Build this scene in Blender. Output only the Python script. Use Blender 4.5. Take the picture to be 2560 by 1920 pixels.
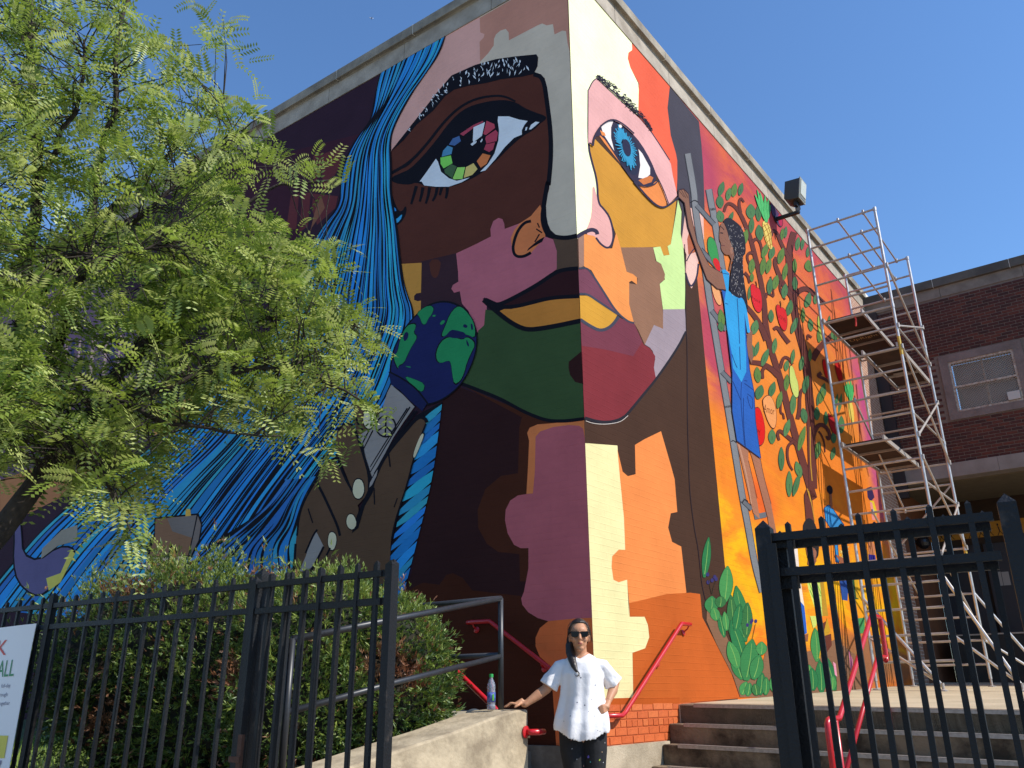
import bpy, bmesh, math, random
from mathutils import Vector, Matrix
random.seed(7)
V = Vector
for o in list(bpy.data.objects): bpy.data.objects.remove(o)
SC = bpy.context.scene
COL = SC.collection

# ------------------------------------------------------------------ camera
FPX, CX, CY = 2076.0, 1280.0, 960.0          # focal length and centre in photograph pixels (2560 wide)
CAMZ = 1.105
cam_d = bpy.data.cameras.new('camera'); cam = bpy.data.objects.new('camera', cam_d); COL.objects.link(cam)
cam_d.sensor_width = 36.0; cam_d.lens = FPX/2560*36; cam_d.clip_start = .05; cam_d.clip_end = 20000
upc = V(((1237-CX)/FPX, (-4555-CY)/FPX, 1)).normalized()      # world up seen in camera axes (right, down, forward)
fw = V((0,0,1)); fh = (fw-upc*fw.dot(upc)).normalized(); rt = fh.cross(upc)
if rt.x < 0: rt = -rt
AX = Matrix((rt, fh, upc))                                    # camera axes -> world axes
cr, cd_, cf = AX@V((1,0,0)), AX@V((0,1,0)), AX@V((0,0,1))
cam.matrix_world = Matrix(((cr.x,-cd_.x,-cf.x,0),(cr.y,-cd_.y,-cf.y,0),(cr.z,-cd_.z,-cf.z,CAMZ),(0,0,0,1)))
SC.camera = cam
SC.render.resolution_x, SC.render.resolution_y = 1024, 768

# ------------------------------------------------------------------ layout frame: building corner and its two walls
aL, aR = math.radians(144.4), math.radians(52.5)
dL, dR = V((math.cos(aL), math.sin(aL), 0)), V((math.cos(aR), math.sin(aR), 0))
nL, nR = V((-dL.y, dL.x, 0)), V((dR.y, -dR.x, 0))             # outward normals
COR = V((0.698, 7.668, 0)); UZ = V((0,0,1)); EYE = V((0,0,CAMZ))
def PR(u, s, z): return COR+dR*u+nR*s+UZ*z                     # u along right wall, s out of it
def PL(u, s, z): return COR+dL*u+nL*s+UZ*z                     # u along left wall, s out of it
def ray(x, y): return AX@V(((x-CX)/FPX, (y-CY)/FPX, 1))
def hit(x, y, P0, n):
    r = ray(x, y); return EYE+r*((P0-EYE).dot(n)/r.dot(n))
def onR(x, y, s=0): p = hit(x, y, COR+nR*s, nR)-COR; return (p.dot(dR), p.z)
def onL(x, y, s=0): p = hit(x, y, COR+nL*s, nL)-COR; return (p.dot(dL), p.z)
def onz(x, y, z): r = ray(x, y); return EYE+r*((z-CAMZ)/r.z)
def atd(x, y, d): r = ray(x, y); return EYE+r*(d/math.hypot(r.x, r.y))

# ------------------------------------------------------------------ sky, sun, exposure
SUN = (dR*.30+nR*1.0+UZ*.98).normalized()
W = bpy.data.worlds.new('World'); SC.world = W; W.use_nodes = True
nt = W.node_tree; bg = nt.nodes['Background']
sky = nt.nodes.new('ShaderNodeTexSky'); sky.sky_type = 'NISHITA'; sky.sun_disc = False
sky.sun_elevation = math.asin(SUN.z); sky.sun_rotation = math.atan2(SUN.x, SUN.y)
sky.air_density = 1.3; sky.dust_density = 0.0; sky.ozone_density = 10.0; sky.altitude = 100
nt.links.new(sky.outputs[0], bg.inputs[0]); bg.inputs[1].default_value = 0.135
sl = bpy.data.lights.new('sun', 'SUN'); sl.energy = 3.9; sl.angle = math.radians(.53); sl.color = (1, .955, .87)
so = bpy.data.objects.new('sun', sl); COL.objects.link(so); so.rotation_euler = SUN.to_track_quat('Z', 'Y').to_euler()
so.location = SUN*40
SC.view_settings.view_transform = 'Standard'; SC.view_settings.look = 'None'
SC.view_settings.exposure = 0.5; SC.view_settings.gamma = 1; SC.view_settings.use_curve_mapping = False

# ------------------------------------------------------------------ helpers
def lin(h):
    h = h.lstrip('#'); c = [int(h[i:i+2], 16)/255 for i in (0, 2, 4)]
    return [x/12.92 if x <= .04045 else ((x+.055)/1.055)**2.4 for x in c]
class Nodes:
    def __init__(s, m):
        m.use_nodes = True; s.t = m.node_tree; s.b = s.t.nodes['Principled BSDF']
    def n(s, typ, **k):
        nd = s.t.nodes.new(typ)
        for a, v in k.items():
            if a in nd.inputs.keys(): nd.inputs[a].default_value = v
            else: setattr(nd, a, v)
        return nd
    def l(s, a, b): s.t.links.new(a, b)
MATS = {}
def mat(name, col, rough=.6, metal=0, noise=0, nscale=6, bump=0, bscale=40, col2=None, spec=.5, stretch=None, detail=6, lo=.35, hi=.65, trans=0, sub=0):
    """procedural surface: base colour, large-scale stain towards col2, fine bump"""
    if name in MATS: return MATS[name]
    m = bpy.data.materials.new(name); N = Nodes(m); b = N.b
    c = col if not isinstance(col, str) else lin(col)
    b.inputs['Base Color'].default_value = (*c, 1); b.inputs['Roughness'].default_value = rough; b.inputs['Metallic'].default_value = metal
    b.inputs['Specular IOR Level'].default_value = spec
    tc = N.n('ShaderNodeTexCoord'); src = tc.outputs['Object']
    if stretch:
        mp = N.n('ShaderNodeMapping'); mp.inputs['Scale'].default_value = stretch; N.l(src, mp.inputs[0]); src = mp.outputs[0]
    if noise or col2 is not None:
        c2 = [x*(1-noise) for x in c] if col2 is None else (lin(col2) if isinstance(col2, str) else col2)
        nz = N.n('ShaderNodeTexNoise', Scale=nscale, Detail=detail, Roughness=.62); N.l(src, nz.inputs['Vector'])
        rp = N.n('ShaderNodeValToRGB'); rp.color_ramp.elements[0].position = lo; rp.color_ramp.elements[1].position = hi
        rp.color_ramp.elements[0].color = (*c2, 1); rp.color_ramp.elements[1].color = (*c, 1)
        N.l(nz.outputs['Fac'], rp.inputs[0]); N.l(rp.outputs[0], b.inputs['Base Color'])
    if bump:
        nb = N.n('ShaderNodeTexNoise', Scale=bscale, Detail=4); N.l(src, nb.inputs['Vector'])
        bp = N.n('ShaderNodeBump', Strength=min(1, bump), Distance=.01); N.l(nb.outputs['Fac'], bp.inputs['Height']); N.l(bp.outputs[0], b.inputs['Normal'])
    if trans: b.inputs['Transmission Weight'].default_value = trans
    if sub: b.inputs['Subsurface Weight'].default_value = sub; b.inputs['Subsurface Radius'].default_value = (.02,.008,.005)
    MATS[name] = m; return m

class MB:
    """collects faces, builds ONE mesh object"""
    def __init__(s): s.v = []; s.f = []; s.mi = []; s.uv = None
    def add(s, vs, fs, m=0):
        k = len(s.v); s.v += [tuple(x) for x in vs]; s.f += [tuple(i+k for i in f) for f in fs]; s.mi += [m]*len(fs); return s
    def hexa(s, b, t, m=0):                                    # bottom quad, top quad (both counter-clockwise from above)
        return s.add(list(b)+list(t), [(3,2,1,0),(4,5,6,7),(0,1,5,4),(1,2,6,5),(2,3,7,6),(3,0,4,7)], m)
    def box(s, o, ex, ey, ez, m=0):                            # origin corner + three edge vectors
        o, ex, ey, ez = V(o), V(ex), V(ey), V(ez)
        if ex.cross(ey).dot(ez) < 0: o = o+ex; ex = -ex
        b = [o, o+ex, o+ex+ey, o+ey]; return s.hexa(b, [p+ez for p in b], m)
    def bar(s, a, b, w, h, side=None, m=0):                    # rectangular bar from a to b
        a, b = V(a), V(b); d = (b-a)
        sd = V(side).normalized() if side is not None else (d.cross(UZ) if abs(d.normalized().z) < .99 else V((1,0,0))).normalized()
        up = sd.cross(d).normalized()
        return s.box(a-sd*w/2-up*h/2, sd*w, up*h, d, m)
    def tube(s, pts, r, n=8, m=0, cap=True):
        pts = [V(p) for p in pts]; k = len(s.v); R = r if hasattr(r, '__len__') else [r]*len(pts)
        prev = None
        for i, p in enumerate(pts):
            t = (pts[min(i+1, len(pts)-1)]-pts[max(i-1, 0)]).normalized()
            if prev is None: a = t.orthogonal().normalized()
            else:
                a = prev-t*prev.dot(t)
                a = a.normalized() if a.length > 1e-5 else t.orthogonal().normalized()
            prev = a; b = t.cross(a)
            for j in range(n):
                q = 2*math.pi*j/n; s.v.append(tuple(p+(a*math.cos(q)+b*math.sin(q))*R[i]))
        fs = [(k+i*n+j, k+i*n+(j+1)%n, k+(i+1)*n+(j+1)%n, k+(i+1)*n+j) for i in range(len(pts)-1) for j in range(n)]
        if cap: fs += [tuple(k+j for j in reversed(range(n))), tuple(k+(len(pts)-1)*n+j for j in range(n))]
        s.f += fs; s.mi += [m]*len(fs); return s
    def rings(s, rs, m=0, cap=True):                           # list of equal-length closed rings
        n = len(rs[0]); k = len(s.v)
        for r in rs: s.v += [tuple(p) for p in r]
        fs = [(k+i*n+j, k+i*n+(j+1)%n, k+(i+1)*n+(j+1)%n, k+(i+1)*n+j) for i in range(len(rs)-1) for j in range(n)]
        if cap: fs += [tuple(k+j for j in reversed(range(n))), tuple(k+(len(rs)-1)*n+j for j in range(n))]
        s.f += fs; s.mi += [m]*len(fs); return s
    def prism(s, poly, dz, m=0):                               # closed 3-D polygon pushed along dz
        n = len(poly); p = [V(q) for q in poly]; d = V(dz)
        nr = V((0,0,0))
        for i in range(n): nr += p[i].cross(p[(i+1)%n])
        if nr.dot(d) < 0: p.reverse()
        return s.add(p+[q+d for q in p], [tuple(reversed(range(n))), tuple(range(n, 2*n))]+[(i, (i+1)%n, (i+1)%n+n, i+n) for i in range(n)], m)
    def lathe(s, prof, o, axis=UZ, n=20, m=0):                 # prof: (radius, height)
        axis = V(axis).normalized(); a = axis.orthogonal().normalized(); b = axis.cross(a)
        return s.rings([[V(o)+axis*h+(a*math.cos(2*math.pi*j/n)+b*math.sin(2*math.pi*j/n))*r for j in range(n)] for r, h in prof], m)
    def build(s, name, mats, parent=None, smooth=False, bevel=0):
        me = bpy.data.meshes.new(name); me.from_pydata(s.v, [], s.f)
        for m in (mats if isinstance(mats, (list, tuple)) else [mats]): me.materials.append(m)
        if any(s.mi): me.polygons.foreach_set('material_index', s.mi)
        if smooth: me.polygons.foreach_set('use_smooth', [True]*len(me.polygons))
        if s.uv: 
            l = me.uv_layers.new(name='UVMap'); fl = []
            for lp in me.loops: fl += list(s.uv[lp.vertex_index])
            l.data.foreach_set('uv', fl)
        me.update(); o = bpy.data.objects.new(name, me); COL.objects.link(o)
        if parent is not None: put(o, parent)
        if bevel:
            bv = o.modifiers.new('bevel', 'BEVEL'); bv.width = bevel; bv.segments = 2; bv.limit_method = 'ANGLE'
        return o
def put(o, parent): o.parent = parent; o.matrix_parent_inverse = Matrix.Translation(-parent.location) if parent.type == 'EMPTY' else Matrix()
def tag(o, label, cat, group=None):
    o['label'] = label; o['category'] = cat
    if group: o['group'] = group
    return o
def empty(name, loc, label, cat, group=None):
    o = bpy.data.objects.new(name, None); o.location = loc; o.empty_display_size = .2; COL.objects.link(o)
    return tag(o, label, cat, group)
def struct(o): o['kind'] = 'structure'; return o
def text_faces(mb, body, org, ex, ey, size, m=0, shear=0):
    """flat letters from the built-in font, laid at org along ex / ey"""
    cu = bpy.data.curves.new('t', 'FONT'); cu.body = body; cu.size = size; cu.shear = shear; cu.resolution_u = 2
    ob = bpy.data.objects.new('t', cu); COL.objects.link(ob)
    me = bpy.data.meshes.new_from_object(ob.evaluated_get(bpy.context.evaluated_depsgraph_get()))
    mb.add([V(org)+V(ex)*v.co.x+V(ey)*v.co.y for v in me.vertices], [tuple(p.vertices) for p in me.polygons], m)
    bpy.data.objects.remove(ob); bpy.data.curves.remove(cu); bpy.data.meshes.remove(me)
# ------------------------------------------------------------------ ground
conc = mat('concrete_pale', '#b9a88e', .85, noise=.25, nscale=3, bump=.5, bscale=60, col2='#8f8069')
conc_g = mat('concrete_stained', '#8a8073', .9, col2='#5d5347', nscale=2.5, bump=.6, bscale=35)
cop_m = mat('coping_concrete', '#a39886', .9, col2='#6f675c', nscale=2.2, bump=.6, bscale=30)
pave = mat('pavement_concrete', '#9d9484', .9, col2='#847b6d', nscale=1.5, bump=.4, bscale=50)
def sheet(name, pts, m, z=None):
    b = MB(); b.add([V((p[0], p[1], z if z is not None else p[2])) for p in pts], [tuple(range(len(pts)))]); return struct(b.build(name, m))
sheet('ground', [(-900,-900),(900,-900),(900,900),(-900,900)], mat('ground_pale_bounce', '#979084', .9, noise=.3, nscale=.4, bump=.4), -.02)  # wide ground made pale to bounce fill light onto shaded sides
fo = V((-.656, 4.6, 0)); fd = V((.861,-.508,0)).normalized(); fn = V((fd.y,-fd.x,0))      # fence line, outward towards the street
if fn.dot(EYE-fo) < 0: fn = -fn
def PF(t, s, z): return fo+fd*t+fn*s+UZ*z
sheet('pavement', [PF(-14,.3,0), PF(14,.3,0), PF(14,6.5,0), PF(-14,6.5,0)], pave, .0)
sheet('yard_paving', [PF(-.4,.299,0), PF(14,.299,0), PR(2,14,0), PR(2,0,0), PL(1,0,0), PR(-4.6,-.2,0)], pave, .004)
sheet('lawn', [PF(-.4,.298,0), PR(-3.2,-.16,0), PL(1.2,0,0), PL(16,0,0), PF(-14,.298,0)], mat('lawn_soil', '#4c5a2a', .95, col2='#3a3520', nscale=9, bump=.8, bscale=60), .008)

# ------------------------------------------------------------------ main building
ZF, ZM, ZB, ZT = .70, 9.40, 9.675, 9.87          # foundation top, mural top, band top, coping top
LLEN, RLEN = 16.0, 12.3
school = empty('school_building', PR(0,0,0), 'tall flat roofed school block with a huge painted mural wrapping its corner', 'building')
def slab(P, u0, u1, s0, s1, z0, z1, mb=None):
    mb = mb or MB(); q = [(u0,s0),(u1,s0),(u1,s1),(u0,s1)]; b = [P(a, c, z0) for a, c in q]
    if (b[1]-b[0]).cross(b[2]-b[0]).z < 0: b.reverse()
    return mb.hexa(b, [p+UZ*(z1-z0) for p in b])
wallm = mat('wall_base_paint', '#bb5822', .7, noise=.2, nscale=8)
walld = mat('wall_base_dark', '#2a1a16', .7, noise=.2, nscale=8)
wall_l = slab(PL, 0, LLEN, -.3, -.004, 0, ZM).build('wall_left', walld, school)
wall_r = slab(PR, 0, RLEN, -.3, -.004, 0, ZM).build('wall_right', wallm, school)
wall_l['label'] = 'shaded wall of the mural painted with half a dark face, blue hair and a globe'
wall_r['label'] = 'sunlit wall of the mural painted with half a pale face and an orange tree scene'
slab(PR, .4, RLEN, -15, -.31, 9.3, 9.45).build('roof', mat('roofing', '#55524e', .9), school)
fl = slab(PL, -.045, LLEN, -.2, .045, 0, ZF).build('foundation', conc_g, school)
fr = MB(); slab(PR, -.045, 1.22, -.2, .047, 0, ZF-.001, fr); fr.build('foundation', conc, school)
# concrete band and coping stones
band_m = mat('band_concrete', '#b0a494', .9, col2='#8d8172', nscale=3, bump=.5, bscale=25)
joint_m = mat('mortar_joint', '#d5cdbf', .9)
for P, ln, nm in ((PL, LLEN, 'l'), (PR, RLEN, 'r')):
    u = -.012; k = 0
    while u < ln:
        w = 1.52 if k else 1.15
        b = slab(P, u, min(u+w-.008, ln), -.3, .012, ZM, ZB).build('band_block', band_m, school)
        u += w; k += 1
    u = -.075; k = 0
    while u < ln:
        w = 1.52 if k else 1.02
        e = min(u+w-.014, ln); mb = MB()
        # coping profile: overhanging stone with weathered slope and drip groove
        prof = [(-.34, ZB), (.012, ZB), (.03, ZB+.02), (.075, ZB+.02), (.075, ZT-.02), (.055, ZT), (-.34, ZT+.03)]
        mb.prism([P(u, s, z) for s, z in prof], (P(e, 0, 0)-P(u, 0, 0)))
        mb.build('coping_stone', cop_m, school, bevel=.006)
        slab(P, e+.001, u+w-.001, -.33, .068, ZB+.022, ZT-.006).build('joint', joint_m, school)
        u += w; k += 1
# painted brick courses at the foot of the sunlit wall: real bricks
brk_m = [mat('painted_brick_%d' % i, c, .65, noise=.12, nscale=20, bump=.35, bscale=90) for i, c in enumerate(('#c8602a', '#c25a24', '#cd6830'))]
bm_ = MB()
bm_.box((0,0,0), (.196,0,0), (0,.016,0), (0,0,.058)); br0 = None
def brick_mesh(L, D, Hh, name):
    mb = MB(); e = .004
    mb.add([(0,0,0),(L,0,0),(L,0,Hh),(0,0,Hh),(e,D,e),(L-e,D,e),(L-e,D,Hh-e),(e,D,Hh-e)], [(4,7,6,5),(0,4,5,1),(1,5,6,2),(2,6,7,3),(3,7,4,0)])
    me = bpy.data.meshes.new(name); me.from_pydata(mb.v, [], mb.f); return me
rotR = Matrix((( dR.x, nR.x, 0), (dR.y, nR.y, 0), (0,0,1))).to_4x4()
bmesh_full = [brick_mesh(.1985, .014, .0615, 'brick') for _ in range(3)]
bmesh_half = [brick_mesh(.0965, .014, .0615, 'brick') for _ in range(3)]
for i in range(3): bmesh_full[i].materials.append(brk_m[i]); bmesh_half[i].materials.append(brk_m[i])
for r in range(5):
    z = ZF+.004+r*.0677; u = .004; k = 0; hdr = (r == 2)
    while u < 1.75:
        half = (k == 0 and r % 2) or hdr
        me = (bmesh_half if half else bmesh_full)[random.randrange(3)]
        o = bpy.data.objects.new('brick', me); COL.objects.link(o)
        o.matrix_world = Matrix.Translation(PR(u, -.010-random.random()*.004, z+random.uniform(-.002,.002)))@rotR
        mw = o.matrix_world.copy(); o.parent = wall_r; o.matrix_parent_inverse = Matrix(); o.matrix_world = mw
        u += (.094 if half else .196)+.006; k += 1

# ------------------------------------------------------------------ landing and steps
LZ0, TR, RI, SU = 1.02, .24, .172, 1.54
def lz(u, s): return LZ0+.025*(u-SU)-.018*s
lm = mat('landing_concrete', '#c0ae90', .9, col2='#a69679', nscale=1.2, bump=.4, bscale=50)
mb = MB(); q = [(SU,.003),(SU,7.5),(13.4,7.5),(13.4,.003)]
mb.add([PR(u,s,lz(u,s)) for u,s in q], [(0,1,2,3)]); mb.add([PR(SU,.003,0),PR(SU,7.5,0),PR(SU,7.5,lz(SU,7.5)),PR(SU,.003,lz(SU,.003))], [(0,1,2,3)])
landing = struct(mb.build('landing', lm))
steps = empty('entrance_steps', PR(1,2,0), 'stained concrete entrance steps with ribbed metal nosings beside the orange wall', 'steps')
step_m = mat('step_concrete', '#857158', .95, col2='#3f3222', nscale=3.2, bump=.7, bscale=40, lo=.38, hi=.62)
nose_m = mat('nosing_metal', '#b3a79a', .5, metal=.3, noise=.3, nscale=40)
for i in range(6):
    u1 = SU-TR*(i-1)+(.02 if i else -.004); u0 = SU-TR*i; z1 = LZ0-RI*i
    s0 = .052 if u0 < 1.2 else .006; mb = MB()
    b = [PR(u0,s0,0), PR(u0,7.5,0), PR(u1,7.5,0), PR(u1,s0,0)]
    if (b[1]-b[0]).cross(b[2]-b[0]).z < 0: b.reverse()
    def zz(p, z1=z1): return z1-.018*((p-COR).dot(nR))+(.001 if i else .0)
    if i == 0:
        b = [PR(u0,s0,0), PR(u0,7.5,0), PR(u0+.3,7.5,0), PR(u0+.3,s0,0)]
        if (b[1]-b[0]).cross(b[2]-b[0]).z < 0: b.reverse()
        t = [p+UZ*(zz(p)+.003+.025*((p-COR).dot(dR)-SU)) for p in b]
    else: t = [p+UZ*zz(p) for p in b]
    st = mb.hexa(b, t).build('step', step_m, steps, bevel=.012)
    nb = MB(); sa, sb = s0+.16, 7.4
    for k in range(3):
        uu = u0+.012+k*.022
        p0, p1 = PR(uu,sa,0), PR(uu,sb,0); p0 += UZ*(zz(p0)+.005); p1 += UZ*(zz(p1)+.005)
        nb.bar(p0, p1, .015, .006)
    p0, p1 = PR(u0-.0045,sa,0), PR(u0-.0045,sb,0); nb.bar(p0+UZ*(zz(p0)-.012), p1+UZ*(zz(p1)-.012), .006, .026)
    nb.build('nosing', nose_m, steps)
# ------------------------------------------------------------------ the mural: paint laid on the two walls, in wall metres
# each traced point (zoom origin + scale in the photograph) is carried onto the wall plane, so every shape has its true size there
ZO = dict(A=(960,0,3.0722), B=(960,400,3.0722), C=(960,900,3.0722), D=(1400,0,3.0722), E=(1400,500,3.0722), F=(1400,1000,3.0722),
          G=(1660,460,4.1475), H=(1660,860,4.1475), I=(500,100,3.0722), J=(500,560,3.0722), K=(700,800,3.0722), L=(860,1100,4.1475),
          M=(360,960,3.0722), N=(0,1000,3.0722), O=(0,600,3.0722), P=(1560,1460,3.607), Q=(1180,1480,3.77), S=(1920,1220,5.184), T=(1920,1540,5.184), X=(0,0,1), U=(1960,740,6.9125), Y=(1960,960,6.9125))
def pts(s):
    out = []; z = 'X'
    for t in s.split():
        if t in ZO: z = t; continue
        x, y = t.split(','); o = ZO[z]; out.append((o[0]+float(x)/o[2], o[1]+float(y)/o[2]))
    return out
def chaikin(p, n=2, closed=True):
    for _ in range(n):
        q = []; m = len(p)
        if not closed: q.append(p[0])
        for i in range(m if closed else m-1):
            a, b = p[i], p[(i+1) % m]
            q += [(a[0]*.75+b[0]*.25, a[1]*.75+b[1]*.25), (a[0]*.25+b[0]*.75, a[1]*.25+b[1]*.75)]
        if not closed: q.append(p[-1])
        p = q
    return p
KL, KR = (.275,.40,.575), (1.48,1.66,1.78)             # light on each wall per unit of paint albedo (shade / sun)
PAINT = {}
def relief_group():
    g = bpy.data.node_groups.new('brick_relief', 'ShaderNodeTree'); n, l = g.nodes, g.links
    g.interface.new_socket('Normal', in_out='OUTPUT', socket_type='NodeSocketVector'); g.interface.new_socket('Shade', in_out='OUTPUT', socket_type='NodeSocketFloat')
    out = n.new('NodeGroupOutput'); uv = n.new('ShaderNodeUVMap'); uv.uv_map = 'UVMap'
    br = n.new('ShaderNodeTexBrick')
    for k, v in dict(Scale=1.0).items(): br.inputs[k].default_value = v
    br.inputs['Brick Width'].default_value = .2045; br.inputs['Row Height'].default_value = .0677; br.inputs['Mortar Size'].default_value = .005; br.inputs['Mortar Smooth'].default_value = .6
    br.inputs['Color1'].default_value = (1,1,1,1); br.inputs['Color2'].default_value = (.82,.82,.82,1); br.inputs['Mortar'].default_value = (0,0,0,1)
    l.new(uv.outputs[0], br.inputs['Vector'])
    big = n.new('ShaderNodeTexNoise'); big.inputs['Scale'].default_value = 1.6; big.inputs['Detail'].default_value = 7; big.inputs['Roughness'].default_value = .65; l.new(uv.outputs[0], big.inputs['Vector'])
    mp = n.new('ShaderNodeMapping'); mp.inputs['Scale'].default_value = (4, 34, 1); l.new(uv.outputs[0], mp.inputs[0])
    st = n.new('ShaderNodeTexNoise'); st.inputs['Scale'].default_value = 1; st.inputs['Detail'].default_value = 5; l.new(mp.outputs[0], st.inputs['Vector'])
    rp = n.new('ShaderNodeMapRange'); rp.inputs[1].default_value = .38; rp.inputs[2].default_value = .62; rp.inputs[3].default_value = .25; rp.inputs[4].default_value = 1; l.new(st.outputs['Fac'], rp.inputs[0])
    mu = n.new('ShaderNodeMix'); mu.data_type = 'FLOAT'; mu.inputs['A'].default_value = 1; l.new(rp.outputs[0], mu.inputs['Factor']); l.new(br.outputs['Color'], mu.inputs['B'])
    fine = n.new('ShaderNodeTexNoise'); fine.inputs['Scale'].default_value = 60; fine.inputs['Detail'].default_value = 3; l.new(uv.outputs[0], fine.inputs['Vector'])
    ad = n.new('ShaderNodeMath'); ad.operation = 'MULTIPLY_ADD'; l.new(fine.outputs['Fac'], ad.inputs[0]); ad.inputs[1].default_value = .35; l.new(mu.outputs[0], ad.inputs[2])
    bp = n.new('ShaderNodeBump'); bp.inputs['Strength'].default_value = .45; bp.inputs['Distance'].default_value = .006; l.new(ad.outputs[0], bp.inputs['Height'])
    l.new(bp.outputs[0], out.inputs['Normal'])
    # worn, uneven coats: slow tone drift of the paint itself
    mr = n.new('ShaderNodeMapRange'); mr.inputs[1].default_value = .3; mr.inputs[2].default_value = .7; mr.inputs[3].default_value = .88; mr.inputs[4].default_value = 1.08; l.new(big.outputs['Fac'], mr.inputs[0])
    l.new(mr.outputs[0], out.inputs['Shade'])
    return g
RELIEF = relief_group()
def finish_paint(N, colsock=None, col=None):
    g = N.n('ShaderNodeGroup'); g.node_tree = RELIEF
    mx = N.n('ShaderNodeVectorMath', operation='SCALE')
    if colsock is not None: N.l(colsock, mx.inputs[0])
    else: mx.inputs[0].default_value = col
    N.l(g.outputs['Shade'], mx.inputs['Scale']); N.l(mx.outputs[0], N.b.inputs['Base Color']); N.l(g.outputs['Normal'], N.b.inputs['Normal'])
    N.b.inputs['Roughness'].default_value = .75; N.b.inputs['Specular IOR Level'].default_value = .06
def paint(h, wall):
    k = (h, wall)
    if k not in PAINT:
        m = bpy.data.materials.new('mural_paint_'+h.lstrip('#')+'_'+wall); N = Nodes(m)
        kk = KL if wall == 'L' else KR
        finish_paint(N, col=[min(.88, max(.003, a/b)) for a, b in zip(lin(h), kk)]); PAINT[k] = m
    return PAINT[k]
STEP = .0003
class Wall:
    def __init__(s, wall): s.w = wall; s.boxes = []; s.on = onR if wall == 'R' else onL; s.P = PR if wall == 'R' else PL
    def level(s, uv):
        x0, x1 = min(p[0] for p in uv), max(p[0] for p in uv); y0, y1 = min(p[1] for p in uv), max(p[1] for p in uv)
        lv = 1+max([b[4] for b in s.boxes if b[0] < x1 and b[1] > x0 and b[2] < y1 and b[3] > y0], default=-1)
        s.boxes.append((x0, x1, y0, y1, lv)); return lv
WL, WR = Wall('L'), Wall('R')
class Feature:
    """one painted motif = one mesh with its colours"""
    def __init__(s, wall, name, base=None): s.W = wall; s.name = name; s.mb = MB(); s.mb.uv = []; s.mats = []; s.fix = base
    def m(s, h):
        p = h if not isinstance(h, str) else paint(h, s.W.w)
        if p not in s.mats: s.mats.append(p)
        return s.mats.index(p)
    def face_uv(s, uv, faces, h, lv=None):
        zmin, zmax = ZF+.002, ZM-.002
        uv = [(max(0.0, u), min(zmax, max(zmin, z))) for u, z in uv]
        if lv is None: lv = s.W.level(uv)
        k = s.m(h); sgn = 1
        vs = [s.W.P(u, .0004+lv*STEP, z) for u, z in uv]
        s.mb.add(vs, faces, k); s.mb.uv += [(u, z) for u, z in uv]; return s
    def poly(s, t, h, smooth=0):
        p = pts(t) if isinstance(t, str) else t
        if smooth: p = chaikin(p, smooth)
        uv = [s.W.on(*q) for q in p]
        return s.face_uv(uv, [tuple(range(len(uv)))], h)
    def stroke(s, t, w, h, w1=None, smooth=2, z=1.0):
        """brush line: width w (zoom pixels) tapering to w1"""
        p = pts(t) if isinstance(t, str) else t
        if isinstance(t, str): z = [ZO[c][2] for c in t.split() if c in ZO][0] if any(c in ZO for c in t.split()) else 1
        w = w/z; w1 = w if w1 is None else w1/z
        if smooth: p = chaikin(p, smooth, False)
        n = len(p); a = []
        for i, q in enumerate(p):
            x0, y0 = p[max(0, i-1)]; x1, y1 = p[min(n-1, i+1)]; d = math.hypot(x1-x0, y1-y0) or 1
            hw = (w+(w1-w)*i/(n-1))/2; nx, ny = -(y1-y0)/d*hw, (x1-x0)/d*hw
            a += [s.W.on(q[0]+nx, q[1]+ny), s.W.on(q[0]-nx, q[1]-ny)]
        return s.face_uv(a, [(2*i, 2*i+1, 2*i+3, 2*i+2) for i in range(n-1)], h)
    def ell(s, cx, cy, rx, ry, h, tilt=0, zoom='X', n=18):
        o = ZO[zoom]; ct, st = math.cos(math.radians(tilt)), math.sin(math.radians(tilt)); p = []
        for i in range(n):
            a = 2*math.pi*i/n; x, y = rx*math.cos(a), ry*math.sin(a)
            p.append((o[0]+(cx+x*ct-y*st)/o[2], o[1]+(cy+x*st+y*ct)/o[2]))
        return s.poly(p, h)
    def done(s, label=None):
        o = s.mb.build(s.name, s.mats, wall_l if s.W is WL else wall_r)
        if label: o['label'] = label
        return o
BK = '#0b0e18'
# ================= shaded wall =================
f = Feature(WL, 'painted_backdrop')
f.face_uv([(0,ZF),(LLEN,ZF),(LLEN,ZM),(0,ZM)], [(0,1,2,3)], '#1d1626')
f.poly('I 800,830 1230,720 1000,1000 700,1600 300,1659 200,1000', '#231524')
for a in ('I 960,870 1075,830 1080,960 950,1190 930,900', 'I 870,890 950,860 930,1010 880,1100', 'I 700,1190 760,1180 740,1450 660,1470', 'I 790,1180 850,1170 830,1430 760,1480', 'I 870,1180 1060,1200 1040,1290 900,1420 860,1300'):
    f.poly(a, '#3a2029')
f.poly('I 880,1330 930,1190 960,1290 860,1440 840,1500', '#4d3a34')
f.poly('X 0,740 250,700 420,820 420,960 250,990 0,960', '#453f5c')
for i in range(11): f.stroke([(150+i*17,860-i*3),(140+i*17,960-i*3)], 5+i%3*2, '#8a7d86' if i%2 else '#232b52', smooth=0)
f.poly('X 0,1000 260,1010 420,1000 400,1090 150,1180 0,1260', '#3d3450'); f.poly('X 0,1200 200,1130 240,1200 60,1290 0,1300', '#6b523e')
f.poly('X 410,1015 490,985 500,1050 380,1090', '#8a7048'); f.poly('X 380,960 470,940 500,985 400,1020', '#141d3a')
f.done('dark purple backdrop of the mural behind the blue hair')

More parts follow.
